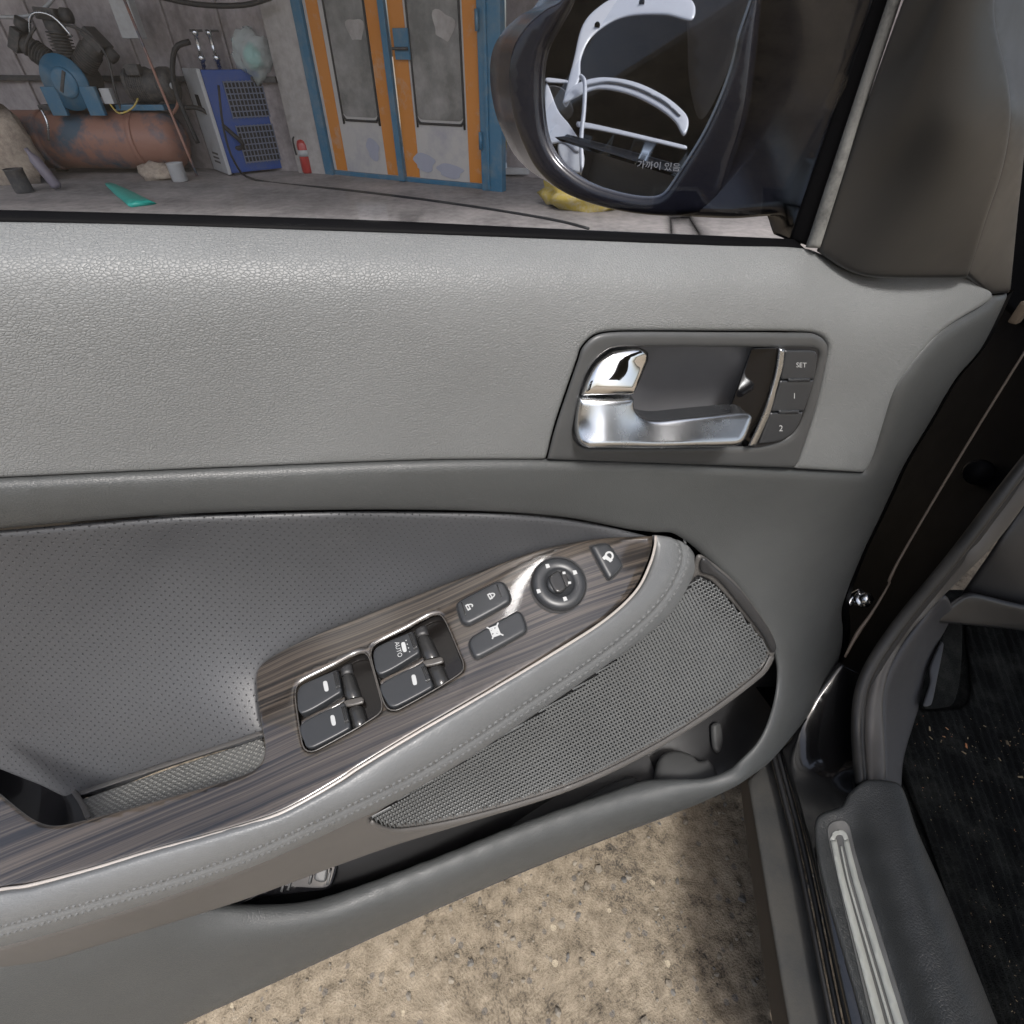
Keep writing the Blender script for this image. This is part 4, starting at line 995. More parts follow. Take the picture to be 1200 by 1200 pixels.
rimz = [-.668, -.668, -.666, -.662, -.660, -.652, -.640, -.628, -.616, -.609, -.603, -.594, -.582, -.568, -.560]
botz = [-.72, -.745, -.765, -.772, -.776, -.78, -.78, -.776, -.772, -.768, -.765, -.76, -.76, -.755, -.75]
for x_ in np.linspace(0, 14, 40):
    I_ = lambda k, j: np.interp(x_, range(15), [q[k][j] for q in pairs])
    a = np.array([I_(0, 0), I_(0, 1)]); b = np.array([I_(1, 0), I_(1, 1)])
    Da = tval(*a, 'Z', np.interp(x_, range(15), rimz)) * ray(*a).dot(DN); Db = tval(*b, 'Z', np.interp(x_, range(15), botz)) * ray(*b).dot(DN)
    for f_ in (0, .15, .3, .5, .75, 1.0):
        q = a + (b - a) * f_; ct.append((*q, 'D', Da + (Db - Da) * f_ + .016 * (1 - f_) ** 5 * np.clip((a[0] - 180) / 200, 0, 1) - .006))
Sc = Surf(ct, 4e-3)
c_out = [(-60, 566.5, 1), (0, 563.5), (150, 556.5), (300, 550), (500, 542.5), (640.6, 541.5), (780, 545.5), (932, 552), (1016, 556.5, 1), (1027, 535), (1038, 500), (1052, 458), (1073, 427), (1101, 395), (1125, 377), (1157, 358), (1169, 347, 1), (1188, 344, 1), (1156, 408), (1124, 447), (1093, 499), (1065, 545), (1042, 594), (1012, 657), (991, 713), (992, 742), (988, 772), (974, 805), (955, 835), (930, 868), (905, 897), (882, 914), (868, 924), (840, 938), (810, 951), (720, 984), (600, 1032), (450, 1098), (240, 1194), (0, 1302), (-90, 1342, 1), (-90, 1150, 1),
         (0, 1122), (119, 1087), (190, 1066), (240, 1062), (300, 1060), (360, 1053), (420, 1036), (510, 1005), (600, 970), (690, 937), (750, 916), (780, 913), (828, 915), (856, 906), (873, 894), (893, 874), (907, 845), (916, 805), (914, 770), (898, 735), (866, 690), (835, 660), (812, 640), (790, 628), (768, 627), (740, 624), (660, 609.5), (560, 603), (400, 602), (200, 608), (0, 624.5), (-60, 630, 1)]
panel('door_panel', c_out, Sc, M['carrier'], door, 9, 10, .007, .03)

# perforated insert
ins = [(-60, 631, 1), (0, 626), (200, 609.5), (400, 603.5), (560, 604.5), (660, 611), (740, 626), (766, 632, 1), (700, 636), (633, 649), (567, 672), (479, 705), (404, 734), (345, 760), (305, 787), (305, 840), (312, 866), (250, 884), (192, 903), (94, 938), (40, 920), (-60, 880, 1)]
Si = Surf([(-60, 632, 'D', .357), (200, 611, 'D', .355), (400, 605, 'D', .354), (600, 607, 'D', .353), (740, 628, 'D', .352), (-60, 660, 'D', .362), (200, 645, 'D', .360), (420, 640, 'D', .361), (-60, 750, 'D', .350), (0, 850, 'D', .334), (0, 897, 'D', .318), (200, 720, 'D', .350), (192, 901, 'D', .282), (94, 934, 'D', .286), (304, 864, 'D', .272), (302, 790, 'D', .317), (342, 758, 'D', .331), (404, 731, 'D', .343), (479, 702, 'D', .352), (567, 669, 'D', .3565), (633, 646, 'D', .357), (700, 633, 'D', .357), (760, 631, 'D', .355), (150, 820, 'D', .326)], 2e-4)
o_ = Si.pt(200, 720); dv_ = Si.pt(200, 860) - Si.pt(200, 650); dv_ /= np.linalg.norm(dv_)
du_ = Si.pt(330, 706) - Si.pt(60, 736); du_ -= dv_ * du_.dot(dv_); du_ /= np.linalg.norm(du_)
panel('perforated_insert', ins, Si, M['perf'], door, 8, 5, .004, .01, uvf=(o_, du_, dv_))

# pull cup
Scup = Surf([(304, 862, 'D', .266), (192, 899, 'D', .276), (94, 932, 'D', .280), (266, 915, 'Z', -.475), (101, 958, 'Z', -.50), (300, 890, 'Z', -.468), (180, 938, 'Z', -.487)])
mrub, ntr, br = new_mat('grip_rubber'); 
uvr = coords(ntr, (260, 260, 260), (0.3, 0.2, 0.9)); ck = N(ntr, 'ShaderNodeTexChecker'); ck.inputs['Scale'].default_value = 1.0; ntr.links.new(uvr, ck.inputs['Vector'])
vor = N(ntr, 'ShaderNodeTexVoronoi'); vor.inputs['Scale'].default_value = 300; vor.inputs['Randomness'].default_value = 0.15; ntr.links.new(coords(ntr, (1, 1, 1), (0, 0, 0.4)), vor.inputs['Vector'])
hh = ramp(ntr, vor.outputs['Distance'], [(0.2, (1, 1, 1)), (0.5, (0, 0, 0))]); bump(ntr, br, hh, 1.0, .0012)
cc_ = ramp(ntr, vor.outputs['Distance'], [(0.25, (0.22, 0.22, 0.205)), (0.55, (0.10, 0.10, 0.095))]); ntr.links.new(cc_, br.inputs['Base Color']); br.inputs['Roughness'].default_value = .6
panel('pull_cup_mat', [(306, 864, 1), (192, 902), (97, 935, 1), (92, 938), (107, 962), (266, 920), (298, 908), (311, 884)], Scup, mrub, door, 5, 3, .002, .01)
panel('cup_lip', strip_px([(309, 860), (250, 880), (192, 899), (94, 932)], 5), Scup, M['trimgrey'], door, 5, 2, .001, .003, lift=.003, raw=True)
panel('cup_lip', strip_px([(88, 930), (98, 945), (106, 962)], 7), Scup, M['trimgrey'], door, 4, 2, .001, .003, lift=.0045, raw=True)
Svoid = Surf([(-40, 900, 'Z', -.53), (90, 935, 'Z', -.535), (100, 960, 'Z', -.515), (20, 950, 'Z', -.545), (50, 930, 'Z', -.56)])
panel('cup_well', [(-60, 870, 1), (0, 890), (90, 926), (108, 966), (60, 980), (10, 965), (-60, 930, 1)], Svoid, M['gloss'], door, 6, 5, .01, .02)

# wood trim on the armrest
wtop = [(766, 627, 1), (700, 630.5), (633, 643.5), (567, 666.5), (479, 699.5), (404, 728.5), (342, 755.5), (308, 775), (299, 790), (300, 812), (304, 845), (309, 880), (298, 900), (266, 913), (190, 935), (104, 958), (66, 966), (42, 961), (18, 945), (-60, 880, 1)]
wlow = [(-60, 1058, 1), (0, 1041), (35, 1036), (105, 1018), (175, 997), (245, 978), (315, 957), (350, 941), (400, 912), (421, 898), (487.5, 858), (571, 810), (654, 760), (708, 725), (742, 692), (758, 662), (765, 640)]
wood_c = along([(762, 628), (700, 631), (633, 644), (567, 667), (479, 700), (404, 729), (342, 756), (303, 785)], 'D', [.351, .352, .352, .350, .344, .334, .321, .307], 40)
wood_c += along([(-60, 1058), (0, 1041), (105, 1018), (245, 978), (315, 957), (421, 898), (571, 810), (708, 725), (745, 690), (760, 655)], 'Z', [-.438, -.437, -.434, -.431, -.430, -.426, -.420, -.414, -.411, -.403], 40)
wood_c += along([(304, 850), (300, 900), (190, 938), (66, 968), (-40, 900)], 'Z', [-.426, -.432, -.437, -.438, -.436], 40) + along([(360, 850), (450, 795), (600, 735), (700, 680)], 'Z', [-.425, -.420, -.408, -.400], 50)
Sw = Surf(wood_c, 4e-3)
wd = Sw.pt(620, 725) - Sw.pt(300, 860); wd /= np.linalg.norm(wd)
wnv = Sw.nrm(450, 790); wv_ = np.cross(wnv, wd)
well = lambda P: P
bankA = dict(
    recess=[(345.7, 812), (351, 800), (390, 780), (416, 766), (427, 764.5), (432, 770), (437.5, 787), (444, 811), (447.5, 825), (445, 835), (427, 847.5), (411, 857), (368, 880), (358.5, 879), (354, 871), (349.5, 846)],
    b1=[(348.5, 814), (354, 803), (391, 786.5), (395.5, 785.5), (400.5, 809), (398.5, 812.5), (353.5, 836.5)],
    b2=[(353, 849), (398, 825.5), (402.6, 823.5), (405, 826), (410.5, 849), (409, 854.5), (368, 876), (360.5, 876), (357, 871)],
    k0=[(397, 779.5), (410, 773), (412, 785), (397.5, 789)], k1=[(397.5, 791), (413.4, 787), (422.5, 814), (403.5, 819)], k2=[(405.5, 829), (424.5, 824.5), (430.5, 845), (413, 854)],
    rib=[(402, 820.5), (424, 815.5), (425, 822.5), (404.5, 827)], mid=[(352.5, 843), (396, 820), (403, 815.5), (404, 819.5), (398, 824.5), (353, 848)],
    i1=(382.5, 805), i2=(391, 845))
src = np.array([(345.7, 812), (426.4, 765), (447, 825), (367, 879)]); dst = np.array([(435, 770), (513, 717), (543, 780), (464, 828)])
AF = np.linalg.lstsq(np.c_[src, np.ones(4)], dst, rcond=None)[0]
def shiftB(x):
    if isinstance(x, tuple): return tuple(np.array([*x, 1]) @ AF)
    return [tuple(np.array([*p[:2], 1]) @ AF) for p in x]
bankB = {k: shiftB(v) for k, v in bankA.items()}
wood = panel('wood_trim', wtop + wlow, Sw, M['wood'], door, 7, 4, .003, .006, uvf=(Sw.pt(450, 790), wd, wv_), holes=(bankA['recess'], bankB['recess']))
lipL = [(-60, 1060), (0, 1043.5), (35, 1038.5), (105, 1020.5), (175, 999.5), (245, 980.5), (315, 959.5), (350, 943.5), (400, 914.5), (421, 900.5), (487.5, 860.5), (571, 812.5), (654, 762.5), (708, 727.5), (744, 694), (760.5, 663), (767, 640), (767.5, 628)]
panel('trim_lip', strip_px(lipL, 4.4, 3.2), Sw, M['lip'], door, 5, 2.4, .0012, .004, lift=.0026, raw=True)

# leather armrest roll
rin = [(-60, 1063), (0, 1046), (35, 1041), (105, 1023), (175, 1002), (245, 983), (315, 962), (350, 946), (400, 917), (421, 903), (487.5, 863), (571, 815), (654, 765), (710, 729), (747, 695), (764, 664), (770, 640), (768, 627)]
rout = [(-60, 1134), (0, 1114), (60, 1098), (140, 1073), (225, 1045), (300, 1018), (360, 992), (400, 973), (450, 950), (500, 921.5), (550, 892), (650, 825), (750, 755), (788, 721), (808, 690), (818, 665), (814, 645), (795, 631)]
Zi = np.interp(np.linspace(0, 1, 18), [0, .5, .9, 1], [-.437, -.428, -.412, -.395]); Zo = np.interp(np.linspace(0, 1, 18), [0, .3, .8, .93, 1], [-.51, -.497, -.474, -.45, -.405])
LI = np.array(rin, float); LO = np.array(rout, float); rc = []
for x_ in np.linspace(0, 17, 44):
    a = np.array([np.interp(x_, range(18), LI[:, 0]), np.interp(x_, range(18), LI[:, 1])]); b = np.array([np.interp(x_, range(18), LO[:, 0]), np.interp(x_, range(18), LO[:, 1])])
    zi = np.interp(x_, range(18), Zi); zo = np.interp(x_, range(18), Zo)
    for f_, g in ((0, 0), (.2, .0), (.4, .09), (.6, .26), (.8, .55), (1, 1)):
        q = a + (b - a) * f_
        rc.append((*q, 'Z', zi + .003 * math.sin(math.pi * min(1, f_ * 1.6)) + (zo - zi) * g))
Srl = Surf(rc, 6e-3)
st1 = spline([(-60, 1103), (0, 1085), (105, 1055.5), (210, 1025), (300, 993), (400, 947), (500, 897), (600, 833), (700, 766), (748, 728), (778, 695), (794, 664), (796, 645), (788, 632)], False, 3.0)
tg_ = np.gradient(st1, axis=0); tg_ /= np.linalg.norm(tg_, axis=1)[:, None]; nn_ = np.c_[-tg_[:, 1], tg_[:, 0]]
seamline = st1 + nn_ * 5.0
def roll_disp(Q, d):
    q = distpoly(Q, seamline, False)
    return -.0022 * np.exp(-(q / 1.6) ** 2) + .0008 * np.exp(-((q - 6) / 4.0) ** 2)
ext = np.r_[seamline, seamline + nn_ * 1.6, seamline - nn_ * 1.6, seamline + nn_ * 3.5, seamline - nn_ * 3.5]
panel('armrest_pad', [(*rin[0], 1)] + rin[1:] + rout[::-1][:-1] + [(*rout[0], 1)], Srl, M['leather_arm'], door, 7, 5, .005, .012, disp=roll_disp, extra=ext)
def build_stitch():
    Q0 = []; H = []; F = []
    for off in (0.3, 10.0):
        path = st1 + nn_ * off
        L = np.r_[0, np.cumsum(np.linalg.norm(np.diff(path, axis=0), axis=1))]
        s = 2.0
        while s + 6.2 < L[-1]:
            b = len(Q0); i = min(len(path) - 1, int(np.searchsorted(L, s + 3))); n2 = nn_[i]
            for k, w_, h in zip((0, 1.2, 3.1, 5.0, 6.2), (.3, .9, 1.05, .9, .3), (-.0005, .0007, .0011, .0007, -.0005)):
                q = np.array([np.interp(s + k, L, path[:, 0]), np.interp(s + k, L, path[:, 1])])
                Q0 += [q + n2 * w_, q, q - n2 * w_]; H += [-.0004, h, -.0004]
            for k in range(4):
                a = b + k * 3; F += [(a, a + 1, a + 4, a + 3), (a + 1, a + 2, a + 5, a + 4)]
            s += 8.2
    Q0 = np.array(Q0)
    V = Srl.pts(Q0) + Srl.nrms(Q0) * (np.array(H) + roll_disp(Q0, None))[:, None]
    o = mesh_obj('stitching', V, F, M['thread'], door); kind(o, 'stuff')
build_stitch()

# skirt under the armrest, speaker frame and grille
gr = [(812, 682), (818, 676), (835, 683), (870, 720), (896, 753), (901, 767), (890, 785), (825, 835), (750, 880), (675, 915), (600, 940), (525, 960), (468, 970), (447, 967.5), (434, 961, 1), (500, 917), (600, 856), (700, 789), (773, 724)]
sk_c = along([(-60, 1134), (0, 1116), (225, 1047), (400, 974), (500, 921), (600, 857), (700, 790), (775, 725), (812, 675)], 'Z', [-.515, -.509, -.500, -.492, -.490, -.488, -.486, -.482, -.470], 35)
sk_c += along([(-60, 1164), (0, 1147), (245, 1071), (400, 1015), (465, 992), (600, 950), (700, 914), (775, 875), (850, 825), (905, 774)], 'Z', [-.555, -.555, -.555, -.555, -.560, -.580, -.594, -.604, -.608, -.604], 35)
sk_c += along([(490, 950), (600, 905), (700, 855), (800, 785), (860, 730)], 'Z', [-.520, -.536, -.545, -.545, -.530], 35) + along([(820, 655), (837, 664), (866, 690), (900, 735)], 'D', [.343, .338, .322, .300], 25)
Sk2 = Surf(sk_c, 2e-3)
sk_out = [(-60, 1131, 1), (0, 1111), (140, 1070), (225, 1042), (300, 1012), (400, 965), (450, 940), (500, 910), (600, 847), (700, 780), (764, 721), (796, 689), (812, 668), (820, 652), (837, 662), (865, 686), (898, 729), (911, 755), (906, 774), (850, 825), (775, 875), (700, 914), (600, 951), (465, 993), (400, 1016), (308, 1050), (245, 1071), (119, 1110), (0, 1147), (-60, 1166, 1)]
panel('armrest_skirt', sk_out, Sk2, M['trimgrey'], door, 8, 5, .004, .012, holes=(gr,))
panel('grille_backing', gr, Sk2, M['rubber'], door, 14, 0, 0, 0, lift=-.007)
def build_grille():
    poly = spline(gr, True, 5.0); V = []; F = []; nv = 0
    for (d, pitch, half, top, low, stp) in (((0.46, 0.89), 3.9, 1.15, .0014, -.0014, 3.0), ((0.88, -0.47), 4.4, 0.8, -.0005, -.0022, 3.0)):
        d = np.array(d) / np.linalg.norm(d); n = np.array([-d[1], d[0]]); c0 = np.array([680, 830.])
        ks = np.arange(int(-330 / pitch), int(330 / pitch)); S = np.arange(-330, 330, stp)
        Q = c0 + ks[:, None, None] * pitch * n + S[None, :, None] * d
        ins_ = inpoly(Q.reshape(-1, 2), poly).reshape(len(ks), len(S))
        idx = np.full(ins_.shape, -1); idx[ins_] = np.arange(ins_.sum()) * 3 + nv
        q = Q[ins_]; nr = Sk2.nrms(q)
        W = np.stack([Sk2.pts(q + n * half) + nr * low, Sk2.pts(q) + nr * top, Sk2.pts(q - n * half) + nr * low], 1).reshape(-1, 3)
        V.append(W); nv += len(W)
        for i in range(len(ks)):
            for j in range(len(S) - 1):
                a, b = idx[i, j], idx[i, j + 1]
                if a >= 0 and b >= 0: F += [(a, a + 1, b + 1, b), (a + 1, a + 2, b + 2, b + 1)]
    o = mesh_obj('speaker_grille', np.concatenate(V), F, M['grille'], door, True); kind(o, 'stuff')
M['grille'] = plastic('grille_grey', (0.098, 0.102, 0.103), 0.40, 1500, 0.0)
build_grille()
panel('grille_rim', strip_px([(434, 962), (447, 969), (468, 973), (525, 964), (600, 944.5), (675, 919.5), (750, 884.5), (825, 839.5), (893, 788), (904.5, 768)], 6), Sk2, M['trimgrey'], door, 5, 2.5, .002, .004, lift=.0025, raw=True)
panel('speaker_shoulder', [(823, 652), (838, 664), (866, 690), (898, 734), (908, 757), (903, 764), (893, 745), (866, 709), (838, 676), (820, 668)], Sk2, M['dark'], door, 6, 4, .003, .01, lift=.005)

# inside of the map pocket
Spk = Surf([(-60, 1160, 'Z', -.63), (250, 1062, 'Z', -.645), (400, 1000, 'D', .200), (400, 1050, 'Z', -.70), (600, 940, 'D', .235), (600, 985, 'Z', -.755), (750, 875, 'D', .270), (750, 925, 'Z', -.765), (850, 815, 'D', .305), (850, 905, 'Z', -.77), (900, 760, 'D', .315), (925, 850, 'D', .27), (890, 880, 'D', .245)])
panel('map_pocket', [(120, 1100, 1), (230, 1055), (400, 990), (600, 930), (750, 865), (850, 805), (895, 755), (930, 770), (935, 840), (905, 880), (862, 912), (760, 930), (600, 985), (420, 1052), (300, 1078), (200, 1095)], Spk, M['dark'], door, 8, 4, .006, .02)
Sbh = Surf([(770, 925, 'Z', -.715), (845, 925, 'Z', -.715), (795, 878, 'Z', -.715), (830, 890, 'Z', -.72), (800, 900, 'Z', -.71)])
panel('bottle_holder', [(765, 930, 1), (767, 905), (771, 888), (780, 879), (795, 876), (812, 881), (821, 889), (831, 887), (842, 902), (846, 926, 1)], Sbh, M['pocketgrey'], door, 6, 8, .010, .03)
Swd = Surf([(600, 990, 'Z', -.73), (742, 908, 'Z', -.73), (760, 925, 'Z', -.73), (700, 940, 'Z', -.73)])
panel('pocket_rib', [(560, 1005, 1), (640, 964), (700, 925), (736, 909), (744, 909), (752, 917), (766, 924), (764, 950, 1), (640, 1000, 1)], Swd, M['pocketgrey'], door, 6, 5, .006, .02)
panel('pocket_fin', [(830, 850), (838, 846), (842, 868), (838, 884), (832, 878)], Spk, M['pocketgrey'], door, 4, 3, .006, .02, lift=.012)
Srs = Surf([(290, 1052, 'Z', -.630), (391, 1018, 'Z', -.640), (385, 1044, 'Z', -.648), (320, 1052, 'Z', -.642)])
rs = panel('release_switch_tray', [(270, 1066), (300, 1045), (350, 1022), (394, 1006), (391, 1034), (383, 1043), (345, 1048), (310, 1054)], Srs, M['gloss'], door, 5, 4, .004, .01)
for (a, b) in (((330, 1044), (335, 1028)), ((338, 1042), (343, 1026)), ((363, 1035), (367, 1018)), ((384, 1036), (388, 1018))):
    panel('tray_rib', strip_px([a, ((a[0] + b[0]) / 2, (a[1] + b[1]) / 2), b], 3), Srs, M['plastic'], rs, 3, 1.2, .001, .006, lift=.004, raw=True)
panel('release_switch', [(369, 1030), (372, 1016), (384, 1010), (382, 1032)], Srs, M['plastic'], rs, 3, 3, .003, .006, lift=.004)

# ---- window switches
def ind(c, w, h, ang):
    d = np.array([math.cos(ang), math.sin(ang)]); n = np.array([-d[1], d[0]]); out = []
    for k in range(16):
        a = 2 * math.pi * k / 16; x_ = math.copysign(abs(math.cos(a)) ** .5, math.cos(a)); y_ = math.copysign(abs(math.sin(a)) ** .6, math.sin(a))
        out.append(tuple(np.array(c) + d * x_ * h / 2 + n * y_ * w / 2))
    return out
def bank(bk, auto):
    rec = [np.array(p) for p in bk['recess']]; cen = sum(rec) / len(rec)
    floor = [tuple(cen + (p - cen) * 1.03) for p in rec]
    panel('switch_well', floor, Sw, M['wellwood'], door, 4, 0, 0, 0, lift=-.008)
    rim = spline(bk['recess'], True, 3.0)
    L = np.r_[rim, rim[:1]]
    tube('well_rim', [Sw.pt(*p) + Sw.nrm(*p) * -.0004 for p in L[::2]] + [Sw.pt(*L[0]) + Sw.nrm(*L[0]) * -.0004], .0006, M['lipdark'], door, 6, 1, False)
    for k in ('k0', 'k1', 'k2'):
        P = bk[k]; a0, b0, b1, a1 = [np.array(p[:2]) for p in P]
        V = []; F = []; n1, n2 = 6, 10
        for i in range(n1 + 1):
            for j in range(n2 + 1):
                s = i / n1; t = j / n2
                q = (a0 * (1 - s) + a1 * s) * (1 - t) + (b0 * (1 - s) + b1 * s) * t
                hgt = -.0065 + (.0068 if k != 'k0' else .0035) * math.sqrt(max(0, 1 - (2 * t - 1) ** 2)) - (.002 if i in (0, n1) else 0)
                V.append(Sw.pt(*q) + Sw.nrm(*q) * hgt)
        for i in range(n1):
            for j in range(n2):
                a = i * (n2 + 1) + j; F.append((a, a + n2 + 1, a + n2 + 2, a + 1))
        mesh_obj('switch_hinge', V, F, M['barrel'] if k != 'k0' else M['dark'], door)
    panel('switch_divider', bk['rib'], Sw, M['lipdark'], door, 3, 2, .002, .004, lift=-.001)
    panel('switch_divider', bk['mid'], Sw, M['wood'], door, 3, 1.5, .001, .006, lift=-.0012, uvf=(Sw.pt(450, 790), wd, wv_))
    for k, key in ((0, 'b1'), (1, 'b2')):
        bt = panel('window_switch', bk[key], Sw, M['button'], door, 4, 2.2, .0016, .009, lift=.0012, bend=None)
        P = [np.array(p[:2]) for p in bk[key]]
        # finger ridges at the lifting edge
        e0, e1 = (P[3], P[4]) if k == 0 else (P[3], P[4])
        inn = (np.array(bk['i1'] if k == 0 else bk['i2']) - (e0 + e1) / 2); inn /= np.linalg.norm(inn)
        for j, o in enumerate((1.4, 3.2, 5.0)):
            a = e0 + inn * o + (e1 - e0) * .06; b = e1 + inn * o - (e1 - e0) * .10
            panel('finger_ridge', strip_px([tuple(a), tuple((a + b) / 2), tuple(b)], 1.3), Sw, M['barrel'], bt, 3, .5, .0003, .0008, lift=.0020, raw=True)
        cpt = bk['i1'] if k == 0 else bk['i2']
        if auto and k == 0:
            glyph('lettering', 'AUTO', (cpt[0] - 5.0, cpt[1] + 2.5), (1.5, 6.4), (7.6, -2.4), Sw, .0016, M['white'], bt)
            mark('indicator_mark', [ind((cpt[0] + 1.6, cpt[1] - .3), 5.0, 12, 1.35)], Sw, .0016, M['white'], bt)
            for q in range(4):
                a = np.array([cpt[0] + 6.2, cpt[1] - 1.5]) + np.array([1.4, 4.4]) * (q - 1.5)
                mark('dot_mark', [ind(tuple(a), 1.3, 1.3, 0)], Sw, .0016, M['white'], bt)
        else:
            mark('indicator_mark', [ind(cpt, 5.2, 12.5, 1.38)], Sw, .0016, M['white'], bt)
M['wellwood'] = plastic('well_gloss_black', (0.007, 0.006, 0.0055), 0.12, 200, 0.1, 0.0004)
M['lipdark'] = plastic('pale_gloss_edge', (0.075, 0.070, 0.065), 0.25, 900, 0.0)
bank(bankA, False); bank(bankB, True)

def rim_groove(name, outline, grow=1.06):
    P = np.array([p[:2] for p in outline]); c = P.mean(0)
    G = [tuple(p + (p - c) / np.linalg.norm(p - c) * grow) for p in P]
    panel('button_gap', G, Sw, M['rubber'], door, 5, 0, 0, 0, lift=.0006)
def rbutton(name, outline, lift=.0058, r=3.6, e=.0035):
    rim_groove('gap', outline, 1.6)
    return panel(name, outline, Sw, M['button'], door, 4, r, e, .004, lift=lift, bend=None)
lk = rbutton('door_lock_switch', [(536, 711), (540, 705.5), (582, 683.5), (589, 684), (593, 688), (598, 700), (596, 708.5), (552, 733), (546, 733), (541, 729)])
def lock_icon(c, open_, par):
    ax = np.array([.88, -.47]); up = np.array([.47, .88]) ; c = np.array(c)
    def Q(x, y): return tuple(c + ax * x + up * y)
    polys = [[Q(-4.2, -3.6), Q(-.2, -3.6), Q(-.2, 3.6), Q(-4.2, 3.6)]]
    arc = [(math.cos(a), math.sin(a)) for a in np.linspace(-math.pi / 2, math.pi / 2 * (.55 if open_ else 1), 9)]
    for (a, b) in zip(arc[:-1], arc[1:]):
        polys.append([Q(-.3 + 4.6 * a[0], 2.9 * a[1]), Q(-.3 + 4.6 * b[0], 2.9 * b[1]), Q(-.3 + 3.0 * b[0], 1.6 * b[1]), Q(-.3 + 3.0 * a[0], 1.6 * a[1])])
    mark('padlock_mark', polys, Sw, .0062, M['white'], par)
    mark('padlock_mark', [[Q(-3.0, -1.8), Q(-1.4, -1.8), Q(-1.4, 1.8), Q(-3.0, 1.8)]], Sw, .0065, M['button'], par)
lock_icon((551.5, 714), True, lk); lock_icon((577, 701), False, lk)
for (a, b) in (((542, 709), (547, 725)), ((583, 688), (588, 703))):
    panel('ridge', strip_px([a, ((a[0] + b[0]) / 2, (a[1] + b[1]) / 2), b], 1.4), Sw, M['barrel'], lk, 3, .5, .0003, .0006, lift=.0064, raw=True)
wl = rbutton('window_lock_switch', [(550, 755), (555, 747), (604, 718.5), (609, 719), (613, 724), (617, 738), (614, 744), (563, 772), (557, 772), (553, 766)])
# window-lock symbol: window with a cross
cw = np.array([580, 743.0]); ax = np.array([.93, -.36]); up = np.array([.36, .93])
Q = lambda x, y: tuple(cw + ax * x + up * y)
mark('window_lock_mark', [[Q(-5, -6), Q(5.5, -6), Q(5.5, 6), Q(-5, 6)]], Sw, .0062, M['white'], wl)
for (x_, y_) in ((-2.6, -3), (2.2, -3), (-2.6, 2.4), (2.2, 2.4)):
    mark('window_lock_mark', [[Q(x_ - 1.2, y_ - 1.2), Q(x_ + 1.2, y_ - 1.0), Q(x_ + 1.0, y_ + 1.2), Q(x_ - 1.2, y_ + 1.2)]], Sw, .0065, M['button'], wl)
for (a, b) in (((-7, -7.5), (7.5, 8)), ((7.5, -8), (-6, 7.5))):
    d = np.array(b) - np.array(a); d = d / np.linalg.norm(d); n = np.array([-d[1], d[0]]) * .8
    mark('window_lock_mark', [[Q(*(np.array(a) + n)), Q(*(np.array(b) + n)), Q(*(np.array(b) - n)), Q(*(np.array(a) - n))]], Sw, .0068, M['white'], wl)
fd = rbutton('mirror_fold_switch', [(691, 642, 1), (696, 639.5), (709, 638), (714, 641), (727.5, 661), (727, 667), (716, 678.5), (711, 679)], .006, 4.5, .004)
cf = np.array([710, 655.0])
ring = [(math.cos(a), math.sin(a)) for a in np.linspace(0, 2 * math.pi, 17)]
polys = []
for (a, b) in zip(ring[:-1], ring[1:]):
    polys.append([(cf[0] + 1 + 5.2 * a[0], cf[1] - 1 + 5.6 * a[1]), (cf[0] + 1 + 5.2 * b[0], cf[1] - 1 + 5.6 * b[1]), (cf[0] + 1 + 2.9 * b[0], cf[1] - 1 + 3.4 * b[1]), (cf[0] + 1 + 2.9 * a[0], cf[1] - 1 + 3.4 * a[1])])
polys.append([(cf[0] - 7, cf[1] + 1), (cf[0] - 3, cf[1] - 3), (cf[0] + 5, cf[1] + 4), (cf[0] + 2, cf[1] + 6.5), (cf[0] - 2, cf[1] + 2.5), (cf[0] - 5, cf[1] + 3.5)])
mark('folding_mirror_mark', polys, Sw, .0066, M['white'], fd)

# mirror joystick knob
kc = np.array([654.3, 685.7]); kn = Sw.nrm(*kc); kp = Sw.pt(*kc)
ks = Sw.t(*kc) / FPX
rim_groove('gap', [tuple(kc + 32 * np.array([math.cos(a), math.sin(a)])) for a in np.linspace(0, 2 * math.pi, 24, endpoint=False)], 1.5)
kb = lathe('mirror_knob', [(31.5 * ks, -.002), (32 * ks, .004), (31 * ks, .0075), (28 * ks, .0095), (24 * ks, .0098), (18.5 * ks, .0098), (17 * ks, .0085), (15 * ks, .006), (1 * ks, .0055)], tuple(kp), tuple(kn), M['button'], door, 48)
kc2 = np.array([653.5, 682.5])
Skn = Surf([(u, v, 'T', float((kp + kn * .0101 - C0).dot(kn) / ray(u, v).dot(kn))) for (u, v) in ((620, 650), (690, 650), (690, 720), (620, 720), (655, 685))])
kb2 = panel('knob_stick', [tuple(kc2 + 12.5 * np.array([math.cos(a), math.sin(a)])) for a in np.linspace(0, 2 * math.pi, 20, endpoint=False)], Skn, M['button'], door, 3, 4, .003, .006, lift=.001, bend=None)
panel('stick_ridge', [(643, 680), (647, 673), (655, 670.5), (663, 689), (657, 695), (650, 694)], Skn, M['barrel'], kb2, 3, 2.2, .002, .003, lift=.0035)
panel('stick_notch', [(657, 670), (661, 671), (668, 684), (665, 688), (662, 686)], Skn, M['rubber'], kb2, 3, 1, .0005, .001, lift=.0013)
for (u, v) in ((641.5, 663.5), (673.5, 671), (631, 693), (662, 702)):
    q = np.array([u, v])
    mark('direction_mark', [[tuple(q + np.array([-2.6, -2.2])), tuple(q + np.array([1.4, -2.8])), tuple(q + np.array([3.2, 1.2])), tuple(q + np.array([-1.2, 2.8]))]], Skn, .0002, M['white'], kb)
